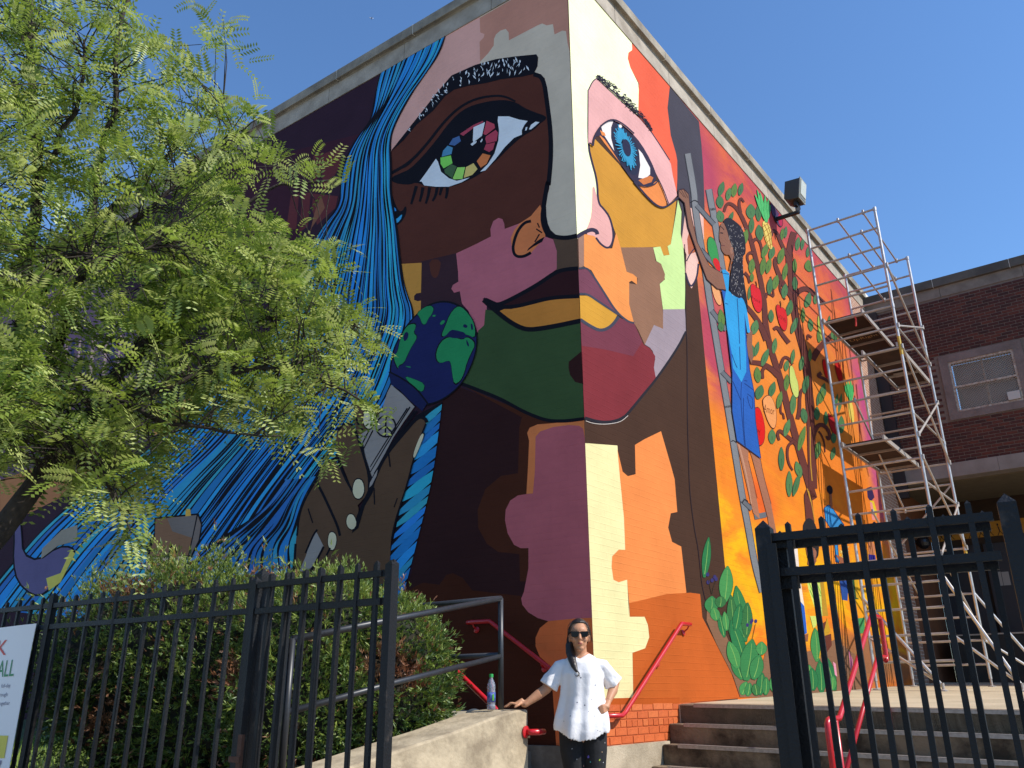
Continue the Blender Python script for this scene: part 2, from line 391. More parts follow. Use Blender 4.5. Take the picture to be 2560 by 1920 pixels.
f = Feature(WL, 'painted_forehead')
f.poly('A 735,480 735,130 1413,-250 1425,300 1440,700 1478,1659 B 1490,580 1400,588 1330,582 1270,530 1240,440 A 1000,1400 800,700', '#7f878a')
f.poly('A 735,138 1413,-250 1420,0 1428,390 1410,330 1398,240 1370,235 1310,265 1298,185 1250,195 1215,180 1180,195 960,310 958,250 935,222 895,235 860,265 845,300 843,350 800,410 738,475 735,320 765,290 772,262 740,250', '#77605f')
f.poly('A 440,260 735,120 740,250 772,262 765,290 735,320 738,520 530,650 420,760 300,900 180,1050 60,1180 20,1060 40,900 200,600', '#9c757c')
f.done('pink, mauve and grey forehead patches of the painted face')
f = Feature(WL, 'painted_cheek')
f.poly('A 60,1150 180,1000 300,850 400,720 520,600 900,590 1170,565 1235,600 1262,800 1285,1000 1285,1250 1270,1450 1215,1650 B 1205,380 1200,600 900,800 560,830 290,800 130,800 100,540 20,350 A 20,1400', '#34201f')
f.poly('B 285,780 560,715 580,930 600,1120 700,1300 250,1300 270,1150', '#231a25')
f.poly('B 345,765 360,880 385,908 405,905 425,870 442,765', '#34201f', 1)
f.poly('B 100,800 290,790 285,1020 250,1025 232,1045 232,1075 260,1085 285,1080 280,1250 200,1250 100,900', '#7d6434')
f.done('dark brown cheek of the painted face')
f = Feature(WL, 'painted_puzzle_patch')
f.poly('B 555,718 700,650 822,588 818,530 840,470 880,445 910,455 925,490 928,530 1040,488 1200,400 1240,590 1300,610 1328,700 1328,850 1200,950 920,1110 870,1105 790,1080 790,1180 775,1260 725,1330 700,1300 650,1160 600,1105 583,1008 540,1020 518,990 530,960 572,935 570,860', '#74495f')
f.poly('B 1200,345 1230,430 1240,590 1160,680 1130,715 1060,740 1010,735 985,690 975,600 1000,540 1040,490 1130,430', '#95583e')
f.poly('B 1300,600 1400,610 1490,585 1499,850 1320,850 1328,830 1328,700', '#38322f')
f.done('mauve puzzle patch with an orange nostril')
f = Feature(WL, 'painted_neck')
f.poly('C 445,320 560,200 1050,380 1250,470 1545,450 1600,1659 X 1496,1880 900,1880 970,1560 C 210,1640 300,1180 385,860 425,560', '#1d1217')
f.poly('C 610,200 1060,440 1040,520 1030,870 900,890 780,990 720,1150 725,1290 790,1410 880,1475 1040,1490 1045,1700 1620,1700 1560,470 1250,470 1050,390', '#2b1914')
f.poly('X 985,1500 1040,1465 1058,1457 1099,1462 1116,1437 1132,1433 1157,1445 1181,1476 1300,1490 1390,1500 1390,1880 900,1880', '#281611')
f.poly('C 1090,1100 1105,850 1115,620 1100,560 1120,520 1180,495 1300,485 1545,455 1560,800 1560,1100', '#94583c')
f.poly('C 1145,1025 1160,850 1165,590 1200,550 1300,515 1420,500 1500,505 1530,530 1550,600 1600,1700 Q 1138,245 960,252 720,275 620,245 530,190 475,120 465,60 490,0 C 1110,1600 1110,1445 1050,1445 1000,1420 950,1330 930,1230 935,1150 970,1080 1030,1040 1090,1030', '#6f4355')
f.poly('Q 1136,242 960,250 720,275 640,340 600,430 600,510 640,610 720,680 755,720 760,920 780,1200 795,1480 1190,1480', '#8b4d31')
f.done('dark neck with mauve and orange puzzle shapes')
f = Feature(WL, 'painted_chin')
f.poly('B 780,1150 850,1160 960,1230 1050,1290 1150,1310 1512,1230 1528,1659 C 1547,455 1420,470 1260,475 1050,380 900,300 600,185 B 700,1500 725,1310 770,1270', '#233a29')
f.poly('B 1420,1550 1520,1470 1532,1700 C 1532,182 1470,170 1430,115 1418,60', '#1e1216')
f.stroke('C 590,180 750,240 900,300 1050,385 1150,430 1260,468 1400,470 1547,450', 26, BK)
f.done('green painted chin with a black outline')
f = Feature(WL, 'painted_lips')
f.poly('B 880,1140 1000,1060 1320,845 1499,825 1507,1060 1380,1050 1180,1075 960,1130', '#1e1118')
f.poly('B 870,1145 980,1145 1280,1070 1505,1060 1513,1220 1300,1265 1130,1285 1060,1285 960,1220', '#7e5c2e')
f.stroke('B 765,1070 860,1120 960,1080 1180,960 1320,860 1400,840 1499,832', 30, BK); f.stroke('B 860,1130 1000,1130 1150,1092 1290,1057 1507,1047', 30, BK)
f.stroke('B 765,1075 860,1160 960,1240 1060,1295 1140,1305 1300,1280 1514,1235', 36, BK); f.poly('B 760,1065 790,1060 900,1110 960,1130 880,1165 800,1130', BK)
f.done('plum and ochre half of the painted lips')
f = Feature(WL, 'painted_nose_line')
f.stroke('A 1150,570 1225,595 1255,800 1280,1000 1285,1200 1262,1450 B 1262,150 1235,300 1222,400 1232,480 1260,560 1300,590 1400,602 1492,580', 34, BK)
f.poly('B 1215,330 1245,330 1250,470 1290,560 1320,585 1260,605 1215,530 1200,440', BK, 1)
f.stroke('B 1130,470 1080,480 1030,540 1000,620 990,690 1010,740 1070,745 1130,712', 22, BK); f.poly('B 1235,590 1215,630 1150,665 1100,700 1110,680 1180,620', BK)
for a in ('B 1180,485 1195,520', 'B 1170,530 1215,560', 'B 1195,570 1160,630'): f.stroke(a, 10, BK, smooth=0)
f.done()
f = Feature(WL, 'painted_eye')
f.poly('A 60,1360 130,1330 200,1300 300,1200 400,1080 480,970 560,880 650,820 750,790 860,770 950,770 1020,790 1080,830 1150,860 1240,890 1250,915 1200,950 1150,1000 1060,1050 960,1140 880,1220 800,1290 720,1350 640,1390 540,1430 440,1445 330,1435 250,1400 200,1420 120,1415 60,1395', BK, 1)
f.stroke('A 60,1330 200,1250 330,1110 450,950 570,830 700,760 840,735 930,740 1010,780', 24, BK, 14); f.stroke('A 80,1310 180,1280 260,1190', 14, BK, 4)
for a in ('A 250,1430 230,1500 210,1570', 'A 300,1440 290,1500 275,1550', 'A 352,1440 340,1510 322,1565', 'A 410,1440 400,1500 375,1545', 'A 445,1440 430,1500', 'A 488,1435 485,1490 475,1525'): f.stroke(a, 26, BK, 16)
f.poly('A 275,1395 330,1320 400,1220 415,1240 440,1320 500,1370 560,1390 660,1365 600,1400 500,1435 400,1435 310,1425 290,1395', '#9aa8bf')
f.poly('A 878,895 960,895 1040,920 1105,930 1080,960 1060,1000 1060,1035 1000,1060 930,1130 860,1220 780,1310 740,1320 800,1260 850,1180 880,1080 885,1000 875,930', '#9aa8bf')
f.poly('A 1115,995 1130,960 1165,935 1195,940 1160,970 1130,995', '#a9b6ca'); f.poly('A 1085,1005 1090,980 1103,975 1098,1000', '#a9b6ca')
f.poly('A 590,1010 700,950 790,925 850,960 880,1030 870,1110 840,1190 790,1270 720,1330 640,1370 550,1388 480,1360 435,1290 430,1210 470,1120 530,1060', BK, 1)
for c, a in (('#2b4a7e','580,1045 592,1085 545,1120 500,1112 530,1065'),('#2f6390','490,1120 530,1135 520,1185 445,1205 455,1160'),('#4f9a4d','435,1212 515,1195 528,1255 460,1295 437,1260'),
             ('#2b4a3a','520,1262 560,1280 525,1370 470,1330 465,1305'),('#63a556','565,1288 625,1285 605,1375 545,1380 530,1372'),('#a58a5c','632,1285 690,1255 720,1300 680,1345 615,1368'),
             ('#a3573a','715,1240 760,1180 820,1195 790,1260 745,1290'),('#6e3048','770,1150 785,1110 855,1095 840,1150 810,1170'),('#70304a','780,1070 785,1050 860,1000 878,1020 868,1085 790,1105'),
             ('#74334a','785,1040 765,1030 790,930 850,955 855,985'),('#6a3048','585,1030 690,960 760,930 765,940 700,975 610,1045'),
             ('#a6b2c6','685,1080 690,980 778,940 755,1045 690,1095'),('#a6b2c6','668,1110 690,1092 715,1085 710,1100 680,1122'),('#a6b2c6','740,1090 755,1065 760,1075 748,1095')):
    f.poly('A '+a, c)
f.done('wide painted eye with a rainbow coloured iris')
f = Feature(WL, 'painted_eyebrow')
f.poly('A 55,1165 120,1080 200,975 300,850 400,720 520,580 700,500 860,455 1000,435 1170,418 1185,440 1180,510 1150,570 1060,590 900,610 780,640 650,660 540,690 470,740 380,850 250,960 150,1080', BK)
rnd = random.Random(3)
cl = [(150,1060),(250,925),(340,815),(430,710),(540,625),(680,575),(830,530),(980,510),(1130,490)]
for i in range(95):
    t = rnd.random()**.7*(len(cl)-1.01); k = int(t); q = t-k
    x = cl[k][0]*(1-q)+cl[k+1][0]*q; y = cl[k][1]*(1-q)+cl[k+1][1]*q; w = min(62, 6+t*12)
    x += rnd.uniform(-8, 8); y += rnd.uniform(-w, w); a = rnd.uniform(-.9, .6)+(1.0 if t < 3.5 else 1.7); L_ = rnd.uniform(8, 26)*(.6+t*.07); wd = rnd.uniform(3, 8)
    dx, dy = math.cos(a)*L_, math.sin(a)*L_; ex, ey = -math.sin(a)*wd, math.cos(a)*wd
    f.poly('A %f,%f %f,%f %f,%f' % (x-dx, y-dy, x+dx+ex*.4, y+dy+ey*.4, x-ex, y-ey) if i % 3 else 'A %f,%f %f,%f %f,%f %f,%f' % (x-dx, y-dy, x+ex, y+ey, x+dx, y+dy, x-ex, y-ey), '#9fabbf')
f.done('thick black painted eyebrow flecked with white')
# hair: sheaves of blue strands between black lines
def interp(a, b, t): return [(p[0]*(1-t)+q[0]*t, p[1]*(1-t)+q[1]*t) for p, q in zip(a, b)]
BL = ['#1a66b4','#1b6cbc','#175aa2','#1f74b6','#1c62b8','#2a6fc0','#1f80ac','#19549c']
BD = ['#195796','#1f6c9e','#1d4f96','#23779c','#265aa0','#1a5fa8']
def sheaf(f, left, right, n, cols, wpx, seed, jit=.3, smooth=3, var=1.0, starts=(0, .5, .2, .6), fan=0):
    r = random.Random(seed)
    lf, rg = chaikin(left, smooth, False), chaikin(right, smooth, False); k = len(lf)
    ts = [0]+sorted((i+r.uniform(-jit, jit))/n for i in range(1, n))+[1]
    lines = []
    for t in ts:
        if len(lines) % 7 == 0: gph, gam = r.uniform(0, 6), r.uniform(.012, .03)*r.choice((-1, 1))
        ph, am = r.uniform(0, 6), r.uniform(-.014, .014)*var
        lines.append([(a[0]*(1-tt)+b[0]*tt, a[1]*(1-tt)+b[1]*tt) for a, b, tt in ((lf[i], rg[i], min(1, max(0, t+((am*math.sin(ph+i/k*9)+gam*math.sin(gph+i/k*15)*min(1, 8*t, 8*(1-t))) if 0 < t < 1 else 0)))) for i in range(k))])
    for a, b in zip(lines, lines[1:]):
        uv = [f.W.on(*p) for q in zip(a, b) for p in q]
        f.face_uv(uv, [(2*i, 2*i+1, 2*i+3, 2*i+2) for i in range(k-1)], r.choice(cols), lv=f.lv)
    for j, a in enumerate(lines):
        uv = []; ph = r.uniform(0, 6); st = starts[j % len(starts)]
        i0 = 0 if j in (0, len(lines)-1) else int(k*max(0, st+r.uniform(-.07, .07)*(st > 0))); i1 = k
        if 0 < j < len(lines)-1 and r.random() < .3: i1 = r.randrange(max(i0+6, int(k*.6)), k+1) if max(i0+6, int(k*.6)) < k else k
        seg = a[i0:i1]; n_ = len(seg)
        for i, q in enumerate(seg):
            x0, y0 = seg[max(0, i-1)]; x1, y1 = seg[min(n_-1, i+1)]; d = math.hypot(x1-x0, y1-y0) or 1
            g = (i+i0)/(k-1); e = min(1, (i/(n_-1))*4+(1 if i0 == 0 else .05), (1-i/(n_-1))*4+(1 if i1 == k else .05)); hw = (wpx*(.72+.28*math.sin(ph+i*.3)))*(1+fan*g)*e/2+.2
            uv += [f.W.on(q[0]-(y1-y0)/d*hw, q[1]+(x1-x0)/d*hw), f.W.on(q[0]+(y1-y0)/d*hw, q[1]-(x1-x0)/d*hw)]
        f.face_uv(uv, [(2*i, 2*i+1, 2*i+3, 2*i+2) for i in range(n_-1)], BK, lv=f.lv+1+j % 2)
f = Feature(WL, 'painted_hair'); f.lv = max(b[4] for b in WL.boxes)+1
GL = [(955,174),(942,225),(935,270),(928,302),(890,350),(862,405),(853,460),(851,515),(808,565),(778,620),(760,700),(720,790),(620,900),(480,1020),(370,1130),(230,1220),(120,1310),(40,1400),(-60,1520)]
GM = [(1020,140),(1005,180),(985,225),(965,265),(930,330),(912,385),(905,450),(900,515),(888,575),(875,640),(858,720),(835,800),(790,900),(720,1000),(650,1100),(570,1200),(500,1300),(420,1400),(340,1560)]
GR = [(1114,90),(1098,135),(1065,185),(1025,240),(985,315),(976,360),(979,420),(978,480),(992,560),(1000,640),(1012,720),(1040,790),(1015,880),(985,980),(930,1060),(850,1150),(775,1250),(745,1360),(725,1580)]
sheaf(f, GL, GM, 24, BD+BL[:4], 3.8, 11, fan=.25, starts=(0,.64,.45,.7,.3)); sheaf(f, GM, GR, 33, BL+BD[:2], 3.8, 12, fan=.4, starts=(0,.6,.42,.7,.2,.5,.66))
f.lv += 3
sheaf(f, [(712,1200),(660,1275),(600,1320),(540,1355),(490,1400),(450,1440),(410,1500)], [(800,1190),(770,1240),(752,1300),(745,1340),(740,1380),(735,1430),(725,1500)], 13, BD, 7, 14, starts=(0,.3,.1))
f.lv += 3
f.poly('I 1475,1180 1500,1260 1530,1320 1560,1310 1575,1275 1590,1290 1580,1350 1540,1410 1480,1440 1410,1420 1370,1350 1400,1200', BK, 1)
f.poly('I 1470,1200 1480,1270 1515,1310 1490,1320 1440,1270 1420,1200', '#1b69b8', 1); f.poly('I 1385,1340 1440,1390 1510,1380 1560,1330 1540,1390 1480,1425 1420,1410', '#2273ae', 1)
# strands slanting across the strip right of the painted hand
lfc = chaikin([(1040,1040),(1030,1100),(1022,1160),(1006,1250),(990,1330),(965,1430),(930,1540)], 3, False); rtc = chaikin([(1107,1005),(1098,1080),(1085,1180),(1068,1260),(1045,1350),(1020,1450),(985,1570)], 3, False)
uv = [WL.on(*p) for q in zip(lfc, rtc) for p in q]; f.face_uv(uv, [(2*i, 2*i+1, 2*i+3, 2*i+2) for i in range(len(lfc)-1)], BK, lv=f.lv)
def along(c, t): t = min(.9999, max(0, t))*(len(c)-1); k = int(t); q = t-k; return (c[k][0]*(1-q)+c[k+1][0]*q, c[k][1]*(1-q)+c[k+1][1]*q)
rs = random.Random(5); t = -.12
while t < .98:
    w = rs.uniform(.024, .052); g = .012; sk = .09+.10*t
    a0, a1 = along(rtc, t), along(rtc, t+w); b0, b1 = along(lfc, t+sk), along(lfc, t+sk+w*.7)
    if t+sk > 0 and t >= 0:
        mid = lambda p, q, d: ((p[0]+q[0])/2, (p[1]+q[1])/2+d)
        up, dn = chaikin([a0, mid(a0, b0, -6), b0], 2, False), chaikin([a1, mid(a1, b1, 8), b1], 2, False)
        uv = [WL.on(*p) for q in zip(up, dn) for p in q]; f.face_uv(uv, [(2*i, 2*i+1, 2*i+3, 2*i+2) for i in range(len(up)-1)], rs.choice(BL+BD), lv=f.lv+1)
    t += w+g
WL.boxes.append((0, LLEN, ZF, ZM, f.lv+3))
f.done('long flowing blue painted hair drawn in black lines')
f = Feature(WL, 'painted_globe')
gl = pts('B 245,1190 340,1110 450,1078 560,1098 650,1170 705,1260 727,1360 717,1470 682,1580 622,1700 540,1790 440,1858 340,1890 270,1880 40,1720 50,1560 80,1430 160,1290')
f.poly(gl, BK, 2); cxm = sum(p[0] for p in gl)/len(gl); cym = sum(p[1] for p in gl)/len(gl)
f.poly([(cxm+(p[0]-cxm)*.965, cym+(p[1]-cym)*.965) for p in gl], '#121a47', 2)
GREEN = '#176346'
for a in ('B 255,1180 320,1130 370,1120 388,1150 370,1190 345,1220 325,1265 300,1265 280,1210', 'B 110,1480 130,1380 165,1300 200,1265 245,1262 250,1285 230,1330 262,1360 235,1410 215,1440 185,1500 160,1560 115,1580 115,1610 80,1530 85,1500',
          'B 410,1540 405,1480 440,1400 500,1360 560,1370 610,1385 640,1360 690,1390 702,1430 680,1470 640,1560 620,1640 590,1700 545,1725 530,1650 520,1560 500,1540 440,1565',
          'B 445,1350 480,1270 510,1190 560,1130 600,1130 650,1180 690,1240 706,1310 700,1370 640,1340 560,1340 520,1310 470,1360', 'C 165,125 240,150 320,185 305,250 250,225 190,165', 'B 375,1195 405,1190 400,1205 380,1208', 'B 430,1265 455,1230 478,1240 455,1268', 'B 160,1583 215,1590 205,1600'):
    p = pts(a); c0 = (sum(q[0] for q in p)/len(p), sum(q[1] for q in p)/len(p))
    f.poly([(c0[0]+(q[0]-c0[0])*1.06, c0[1]+(q[1]-c0[1])*1.06) for q in p], BK, 1); f.poly(p, GREEN, 1)
for a in ('B 480,1350 520,1305 560,1310 635,1330 620,1360 560,1375 490,1360', 'B 620,1260 650,1275 640,1295 610,1285', 'B 670,1260 685,1260 690,1305 675,1310', 'B 635,1375 660,1420 655,1440 640,1420', 'B 150,1370 170,1320 195,1330 190,1370 165,1400'): f.poly(a, '#10173e', 1)
f.poly('C 40,90 130,150 250,220 340,330 300,395 200,310 130,235 60,190', '#10183f'); f.stroke('C 50,95 140,140 250,215 330,320 350,350', 12, BK)
f.done('painted globe with green continents on navy sea')
f = Feature(WL, 'painted_hand'); SK = '#3a322c'
f.poly('K 570,640 640,620 740,660 780,790 700,860 640,900 610,940 580,800', SK); f.stroke('K 575,640 590,780 640,850', 14, BK)
f.poly('K 860,500 950,575 1040,668 960,780 880,900 800,1050 720,1215 690,1170 650,1050 640,960 600,900 700,830 790,690 830,560', '#5f6874')
for a in ('K 1005,670 860,900 700,1170', 'K 1040,700 900,900 730,1180', 'K 985,680 830,920 700,1130', 'K 1060,700 960,830 870,960', 'K 720,850 650,990', 'K 690,850 630,970'): f.stroke(a, 11, BK, 7)
f.stroke([(700+(820+75*math.cos(i/20*6.2832))/3.0722, 800+(820+80*math.sin(i/20*6.2832))/3.0722) for i in range(21)], 4.2, BK, smooth=0)
f.stroke('K 822,742 815,895', 12, BK); f.stroke('K 818,815 760,850', 11, BK); f.stroke('K 818,815 868,868', 11, BK)
f.poly('K 1060,745 1110,760 1128,800 1090,900 1030,1080 990,1250 940,1400 890,1560 860,1700 X 975,1460 735,1470 745,1340 K 300,1659 500,1640 640,1440 720,1250 780,1100 850,990 950,880', SK)
f.poly('K 455,840 500,798 560,800 590,860 620,950 660,1080 692,1200 692,1330 600,1430 560,1300 480,1100 435,1000 435,900', SK); f.poly('K 290,1170 360,1090 430,1070 490,1180 560,1300 612,1450 600,1560 480,1700 400,1500 300,1300', SK)
f.poly('K 160,1480 210,1340 280,1250 400,1500 470,1659 X 860,1470 735,1480 742,1360', SK)
for a, w in (('K 455,850 500,795 560,798 590,860 620,950 660,1080 692,1200 690,1330', 16), ('K 440,1030 490,1180 560,1310 580,1340', 18), ('K 290,1240 300,1160 360,1090 430,1065', 16), ('K 285,1240 340,1340 400,1470 450,1580 470,1659', 20), ('K 1135,790 1125,760 1070,740 950,880 850,1000 780,1110 720,1260 640,1440 600,1560', 26),
             ('K 1128,800 1090,900 1030,1080 990,1250 940,1400 890,1560 865,1690', 12), ('K 270,1260 200,1380 155,1500 140,1659', 14), ('K 640,960 650,1040 690,1160 710,1230', 18), ('X 742,1360 735,1470', 6), ('K 840,1010 855,1130', 12, ), ('K 225,1450 260,1560', 10), ('K 730,1290 735,1420', 10), ('K 885,1440 910,1370', 8)): f.stroke(a, w, BK)
f.poly('K 640,1420 700,1300 720,1200 760,1140 720,1330 660,1430 610,1600 560,1640 600,1500', BK)
f.poly('K 700,1250 740,1180 760,1150 750,1200 715,1270 695,1290', '#5f6874')
for a in ('K 645,770 660,700 690,672 730,690 750,750 720,820 690,842 660,820', 'K 565,1310 580,1240 610,1220 645,1240 658,1310 640,1360 610,1378 580,1360', 'K 518,1560 525,1510 550,1490 580,1505 600,1570 570,1615 535,1600', 'K 1030,1040 1060,950 1095,875 1118,880 1080,980 1040,1070', 'M 1420,1220 1430,1150 1455,1135 1485,1160 1488,1220 1465,1280 1435,1270'):
    p = pts(a); c0 = (sum(q[0] for q in p)/len(p), sum(q[1] for q in p)/len(p)); f.poly([(c0[0]+(q[0]-c0[0])*1.16, c0[1]+(q[1]-c0[1])*1.12) for q in p], BK, 1); f.poly(p, '#8d948d', 1)
f.poly('M 1250,1330 1290,1200 1330,1130 1390,1250 1330,1380 1260,1440 1200,1440', '#5f6874'); f.stroke('M 1390,1250 1330,1370 1290,1440', 16, BK); f.stroke('M 1250,1300 1310,1160 1340,1120', 14, BK); f.stroke('M 1440,1260 1370,1400', 14, BK)
f.done('painted brown hand holding a grey pencil shape under the globe')
f = Feature(WL, 'painted_chest')
f.poly('N 1190,905 1530,870 1560,950 1540,1080 1480,1210 1140,1210 1120,1130 1190,1020', BK); f.poly('N 1200,915 1515,885 1450,1195 1150,1200 1195,1050', '#57493f'); f.poly('N 1290,910 1515,885 1480,1060 1330,1010', '#4d5158'); f.poly('N 1525,890 1550,960 1530,1080 1470,1195 1460,1190', '#4d4f55')
f.poly('N 1130,1210 1430,1200 1420,1320 1120,1320', '#7f7d76')
for c in ((1195,1270),(1230,1230),(1165,1240),(1260,1260),(1215,1300)): f.ell(*c, 22, 28, BK, zoom='N'); f.ell(*c, 17, 23, '#7d6233', zoom='N')
f.poly('N 1290,1290 1300,1170 1320,1115 1350,1120 1365,1170 1355,1300', BK); f.poly('N 1300,1285 1312,1170 1325,1130 1345,1135 1355,1175 1345,1290', '#8d7a3e')
for x in (1225,1450): f.poly('N %d,895 %d,840 %d,840 %d,890' % (x-20, x-18, x+18, x+22), '#8d7a3e')
f.done('painted wooden treasure chest')
f = Feature(WL, 'painted_creature')
f.poly('N 100,860 150,870 175,1000 180,1170 300,1230 450,1120 560,1120 590,1180 500,1340 360,1500 250,1510 130,1400 100,1250 110,1050', BK, 1); f.poly('N 112,890 150,890 165,1000 175,1190 300,1245 450,1135 550,1135 575,1180 490,1330 350,1485 255,1495 145,1395 112,1250 122,1050', '#3a3f68', 1)
f.poly('N 360,1370 470,1330 550,1150 582,1180 470,1400 380,1465', '#7f8a4c'); f.poly('N 100,855 190,850 190,900 130,930', '#64696e'); f.poly('N 330,1140 480,1000 600,960 600,1080 450,1120 320,1220', '#5b6468')
f.done('painted blue grey creature')

# ================= sunlit wall =================
def sunset():
    m = bpy.data.materials.new('mural_sunset_wash'); N = Nodes(m); uv = N.n('ShaderNodeUVMap'); uv.uv_map = 'UVMap'
    sp = N.n('ShaderNodeSeparateXYZ'); N.l(uv.outputs[0], sp.inputs[0])
    sm = N.n('ShaderNodeMapping'); sm.inputs['Scale'].default_value = (.62, 1.7, 1); N.l(uv.outputs[0], sm.inputs[0])
    nz = N.n('ShaderNodeTexNoise', Scale=.8, Detail=6, Roughness=.66, Distortion=.9); N.l(sm.outputs[0], nz.inputs['Vector'])
    a = N.n('ShaderNodeMath', operation='MULTIPLY_ADD'); N.l(nz.outputs['Fac'], a.inputs[0]); a.inputs[1].default_value = 5.0; a.inputs[2].default_value = -2.5
    b = N.n('ShaderNodeMath', operation='ADD'); N.l(sp.outputs['Y'], b.inputs[0]); N.l(a.outputs[0], b.inputs[1])
    c = N.n('ShaderNodeMath', operation='DIVIDE'); N.l(b.outputs[0], c.inputs[0]); c.inputs[1].default_value = 10
    rp = N.n('ShaderNodeValToRGB'); cr_ = rp.color_ramp
    stops = [(.08,'#f47a22'),(.17,'#f6902a'),(.26,'#f9c41e'),(.34,'#f79a2c'),(.44,'#f28a30'),(.56,'#f3953c'),(.66,'#f09444'),(.76,'#ef8546'),(.86,'#e4704c'),(.95,'#c8565f')]
    while len(cr_.elements) < len(stops): cr_.elements.new(.5)
    for e, (p, h) in zip(cr_.elements, stops):
        e.position = p; e.color = (*[min(.86, x/k) for x, k in zip(lin(h), KR)], 1)
    N.l(c.outputs[0], rp.inputs[0])
    # magenta drifts: one beside the painted face, one at the far end of the wall
    last = rp.outputs[0]
    for (cu, cv, ru, rv, h) in ((3.5, 5.7, .75, 1.0, '#b8446a'), (11.0, 6.3, .85, 2.6, '#c04f95'), (3.6, 8.5, .9, .8, '#b6486c'), (5.0, 2.6, .6, .35, '#b07a3c'), (4.4, 3.6, .7, .4, '#f06a30'), (8.5, 1.6, 3.2, .45, '#8d6c50')):
        mp = N.n('ShaderNodeMapping'); mp.inputs['Location'].default_value = (-cu/ru, -cv/rv, 0); mp.inputs['Scale'].default_value = (1/ru, 1/rv, 1); N.l(uv.outputs[0], mp.inputs[0])
        ln = N.n('ShaderNodeVectorMath', operation='LENGTH'); N.l(mp.outputs[0], ln.inputs[0])
        ad = N.n('ShaderNodeMath', operation='MULTIPLY_ADD'); N.l(nz.outputs['Fac'], ad.inputs[0]); ad.inputs[1].default_value = 1.6; N.l(ln.outputs['Value'], ad.inputs[2])
        mr = N.n('ShaderNodeMapRange'); mr.interpolation_type = 'SMOOTHSTEP'; mr.inputs[1].default_value = 2.1; mr.inputs[2].default_value = 1.1; mr.inputs[3].default_value = 0; mr.inputs[4].default_value = .9; N.l(ad.outputs[0], mr.inputs[0])
        mx = N.n('ShaderNodeMix', data_type='RGBA'); N.l(mr.outputs[0], mx.inputs['Factor']); N.l(last, mx.inputs['A']); mx.inputs['B'].default_value = (*[min(.86, x/k) for x, k in zip(lin(h), KR)], 1); last = mx.outputs['Result']
    finish_paint(N, colsock=last); return m
OL = '#3a3650'
CREAM = bpy.data.materials.new('mural_paint_cream'); finish_paint(Nodes(CREAM), col=(.84,.84,.50))
f = Feature(WR, 'painted_sunset')
f.face_uv([(2.7,.9),(10.98,.9),(10.98,ZM),(2.7,ZM)], [(0,1,2,3)], sunset()); f.done('orange, yellow and magenta sunset wash')
f = Feature(WR, 'painted_neck')
f.face_uv([(0,1.05),(3.0,1.05),(3.0,ZM),(0,ZM)], [(0,1,2,3)], '#4d382d')
f.poly('F 190,330 440,350 450,480 470,700 490,900 500,1150 515,1380 530,1659 P 45,150 50,295 185,295 215,370 227,480 190,580 75,620 83,1025 -280,1060', '#fffdc0')
f.poly('F 440,380 480,550 520,585 580,570 575,345 650,300 775,240 850,500 880,610 900,860 850,870 830,980 860,1090 930,1125 970,1480 700,1530 530,1565 515,1380 450,1400 410,1380 395,1280 400,1200 450,1150 500,1150 490,900 460,600', '#fb9b56')
f.poly('F 530,1560 700,1520 820,1490 1000,1480 1075,1490 1090,1659 P 690,90 705,300 830,540 980,830 1045,1030 500,1075 0,1085 -300,1080 -300,1035 83,1025 75,620 190,580 227,480 215,370 185,295 50,295', '#d06b2e')
f.poly('P 0,1035 83,1025 500,1020 500,1078 0,1090 -300,1090 -300,1030', '#cb6429')
f.done('brown, yellow and orange puzzle neck')
f = Feature(WR, 'painted_forehead')
f.poly('D 55,-260 285,0 550,320 555,385 525,405 520,450 545,530 600,640 620,900 400,720 240,700 235,1120 245,1260 290,1400 330,1560 E 245,120 190,260 132,300 120,0', CREAM)
f.poly('D 553,315 842,662 825,830 850,1040 890,1180 905,1240 895,1500 700,1300 600,900 605,640 540,520 520,450 525,405 553,385', '#fb6f50')
f.poly('D 842,662 1066,932 1085,1100 1100,1300 1112,1659 E 1112,80 1020,300 950,360 930,250 940,80 D 930,1600 900,1480 900,1235 890,1180 850,1040 825,830', '#4b4b59')
f.done('cream and red forehead beside a slate grey patch')
f = Feature(WR, 'painted_cheek')
f.poly('D 220,1120 260,1060 450,1260 600,1450 780,1600 895,1520 880,1659 E 850,340 825,360 840,425 795,425 770,360 465,368 410,210 370,100 300,50 290,20 D 285,1400 240,1230', '#d9a13f')
f.poly('E 905,0 932,90 925,260 945,350 962,600 957,838 790,842 765,645 805,610 775,490 740,470 715,365 770,358 795,428 840,422 825,355 850,340 890,100', '#d4fbab')
f.poly('E 140,275 190,262 186,508 146,520', '#a58476')
f.poly('E 183,262 290,275 320,345 360,372 400,372 430,250 465,365 510,550 560,570 590,590 590,650 550,620 530,630 540,800 567,945 520,930 430,870 240,540 183,510', '#f9a45c')
f.poly('E 465,365 715,363 733,470 775,490 805,570 800,615 765,640 790,870 790,990 720,960 650,1112 600,1000 567,945 530,800 530,640 590,650 595,600 560,570 510,550', '#9a7660')
f.poly('E 790,840 958,838 967,1010 900,1140 735,1380 700,1300 715,1290 730,1220 710,1160 690,1135 650,1110 720,960 790,990', '#a79eab')
f.done('ochre, green and taupe patches of the sunlit cheek')
f = Feature(WR, 'painted_nose')
f.poly('D 250,1390 295,1560 340,1610 E 390,150 415,260 405,340 370,372 310,345 280,280 185,262 235,150 245,60', '#f1bcba', 1)
f.stroke('D 218,690 215,1120 240,1230 285,1390 290,1560 340,1610 E 385,140 412,260 400,340 365,375 310,340 275,290', 15, OL)
f.stroke('E 125,285 180,250 240,225 280,240 285,265', 30, OL)
f.done('pink painted nose')
f = Feature(WR, 'painted_eye')
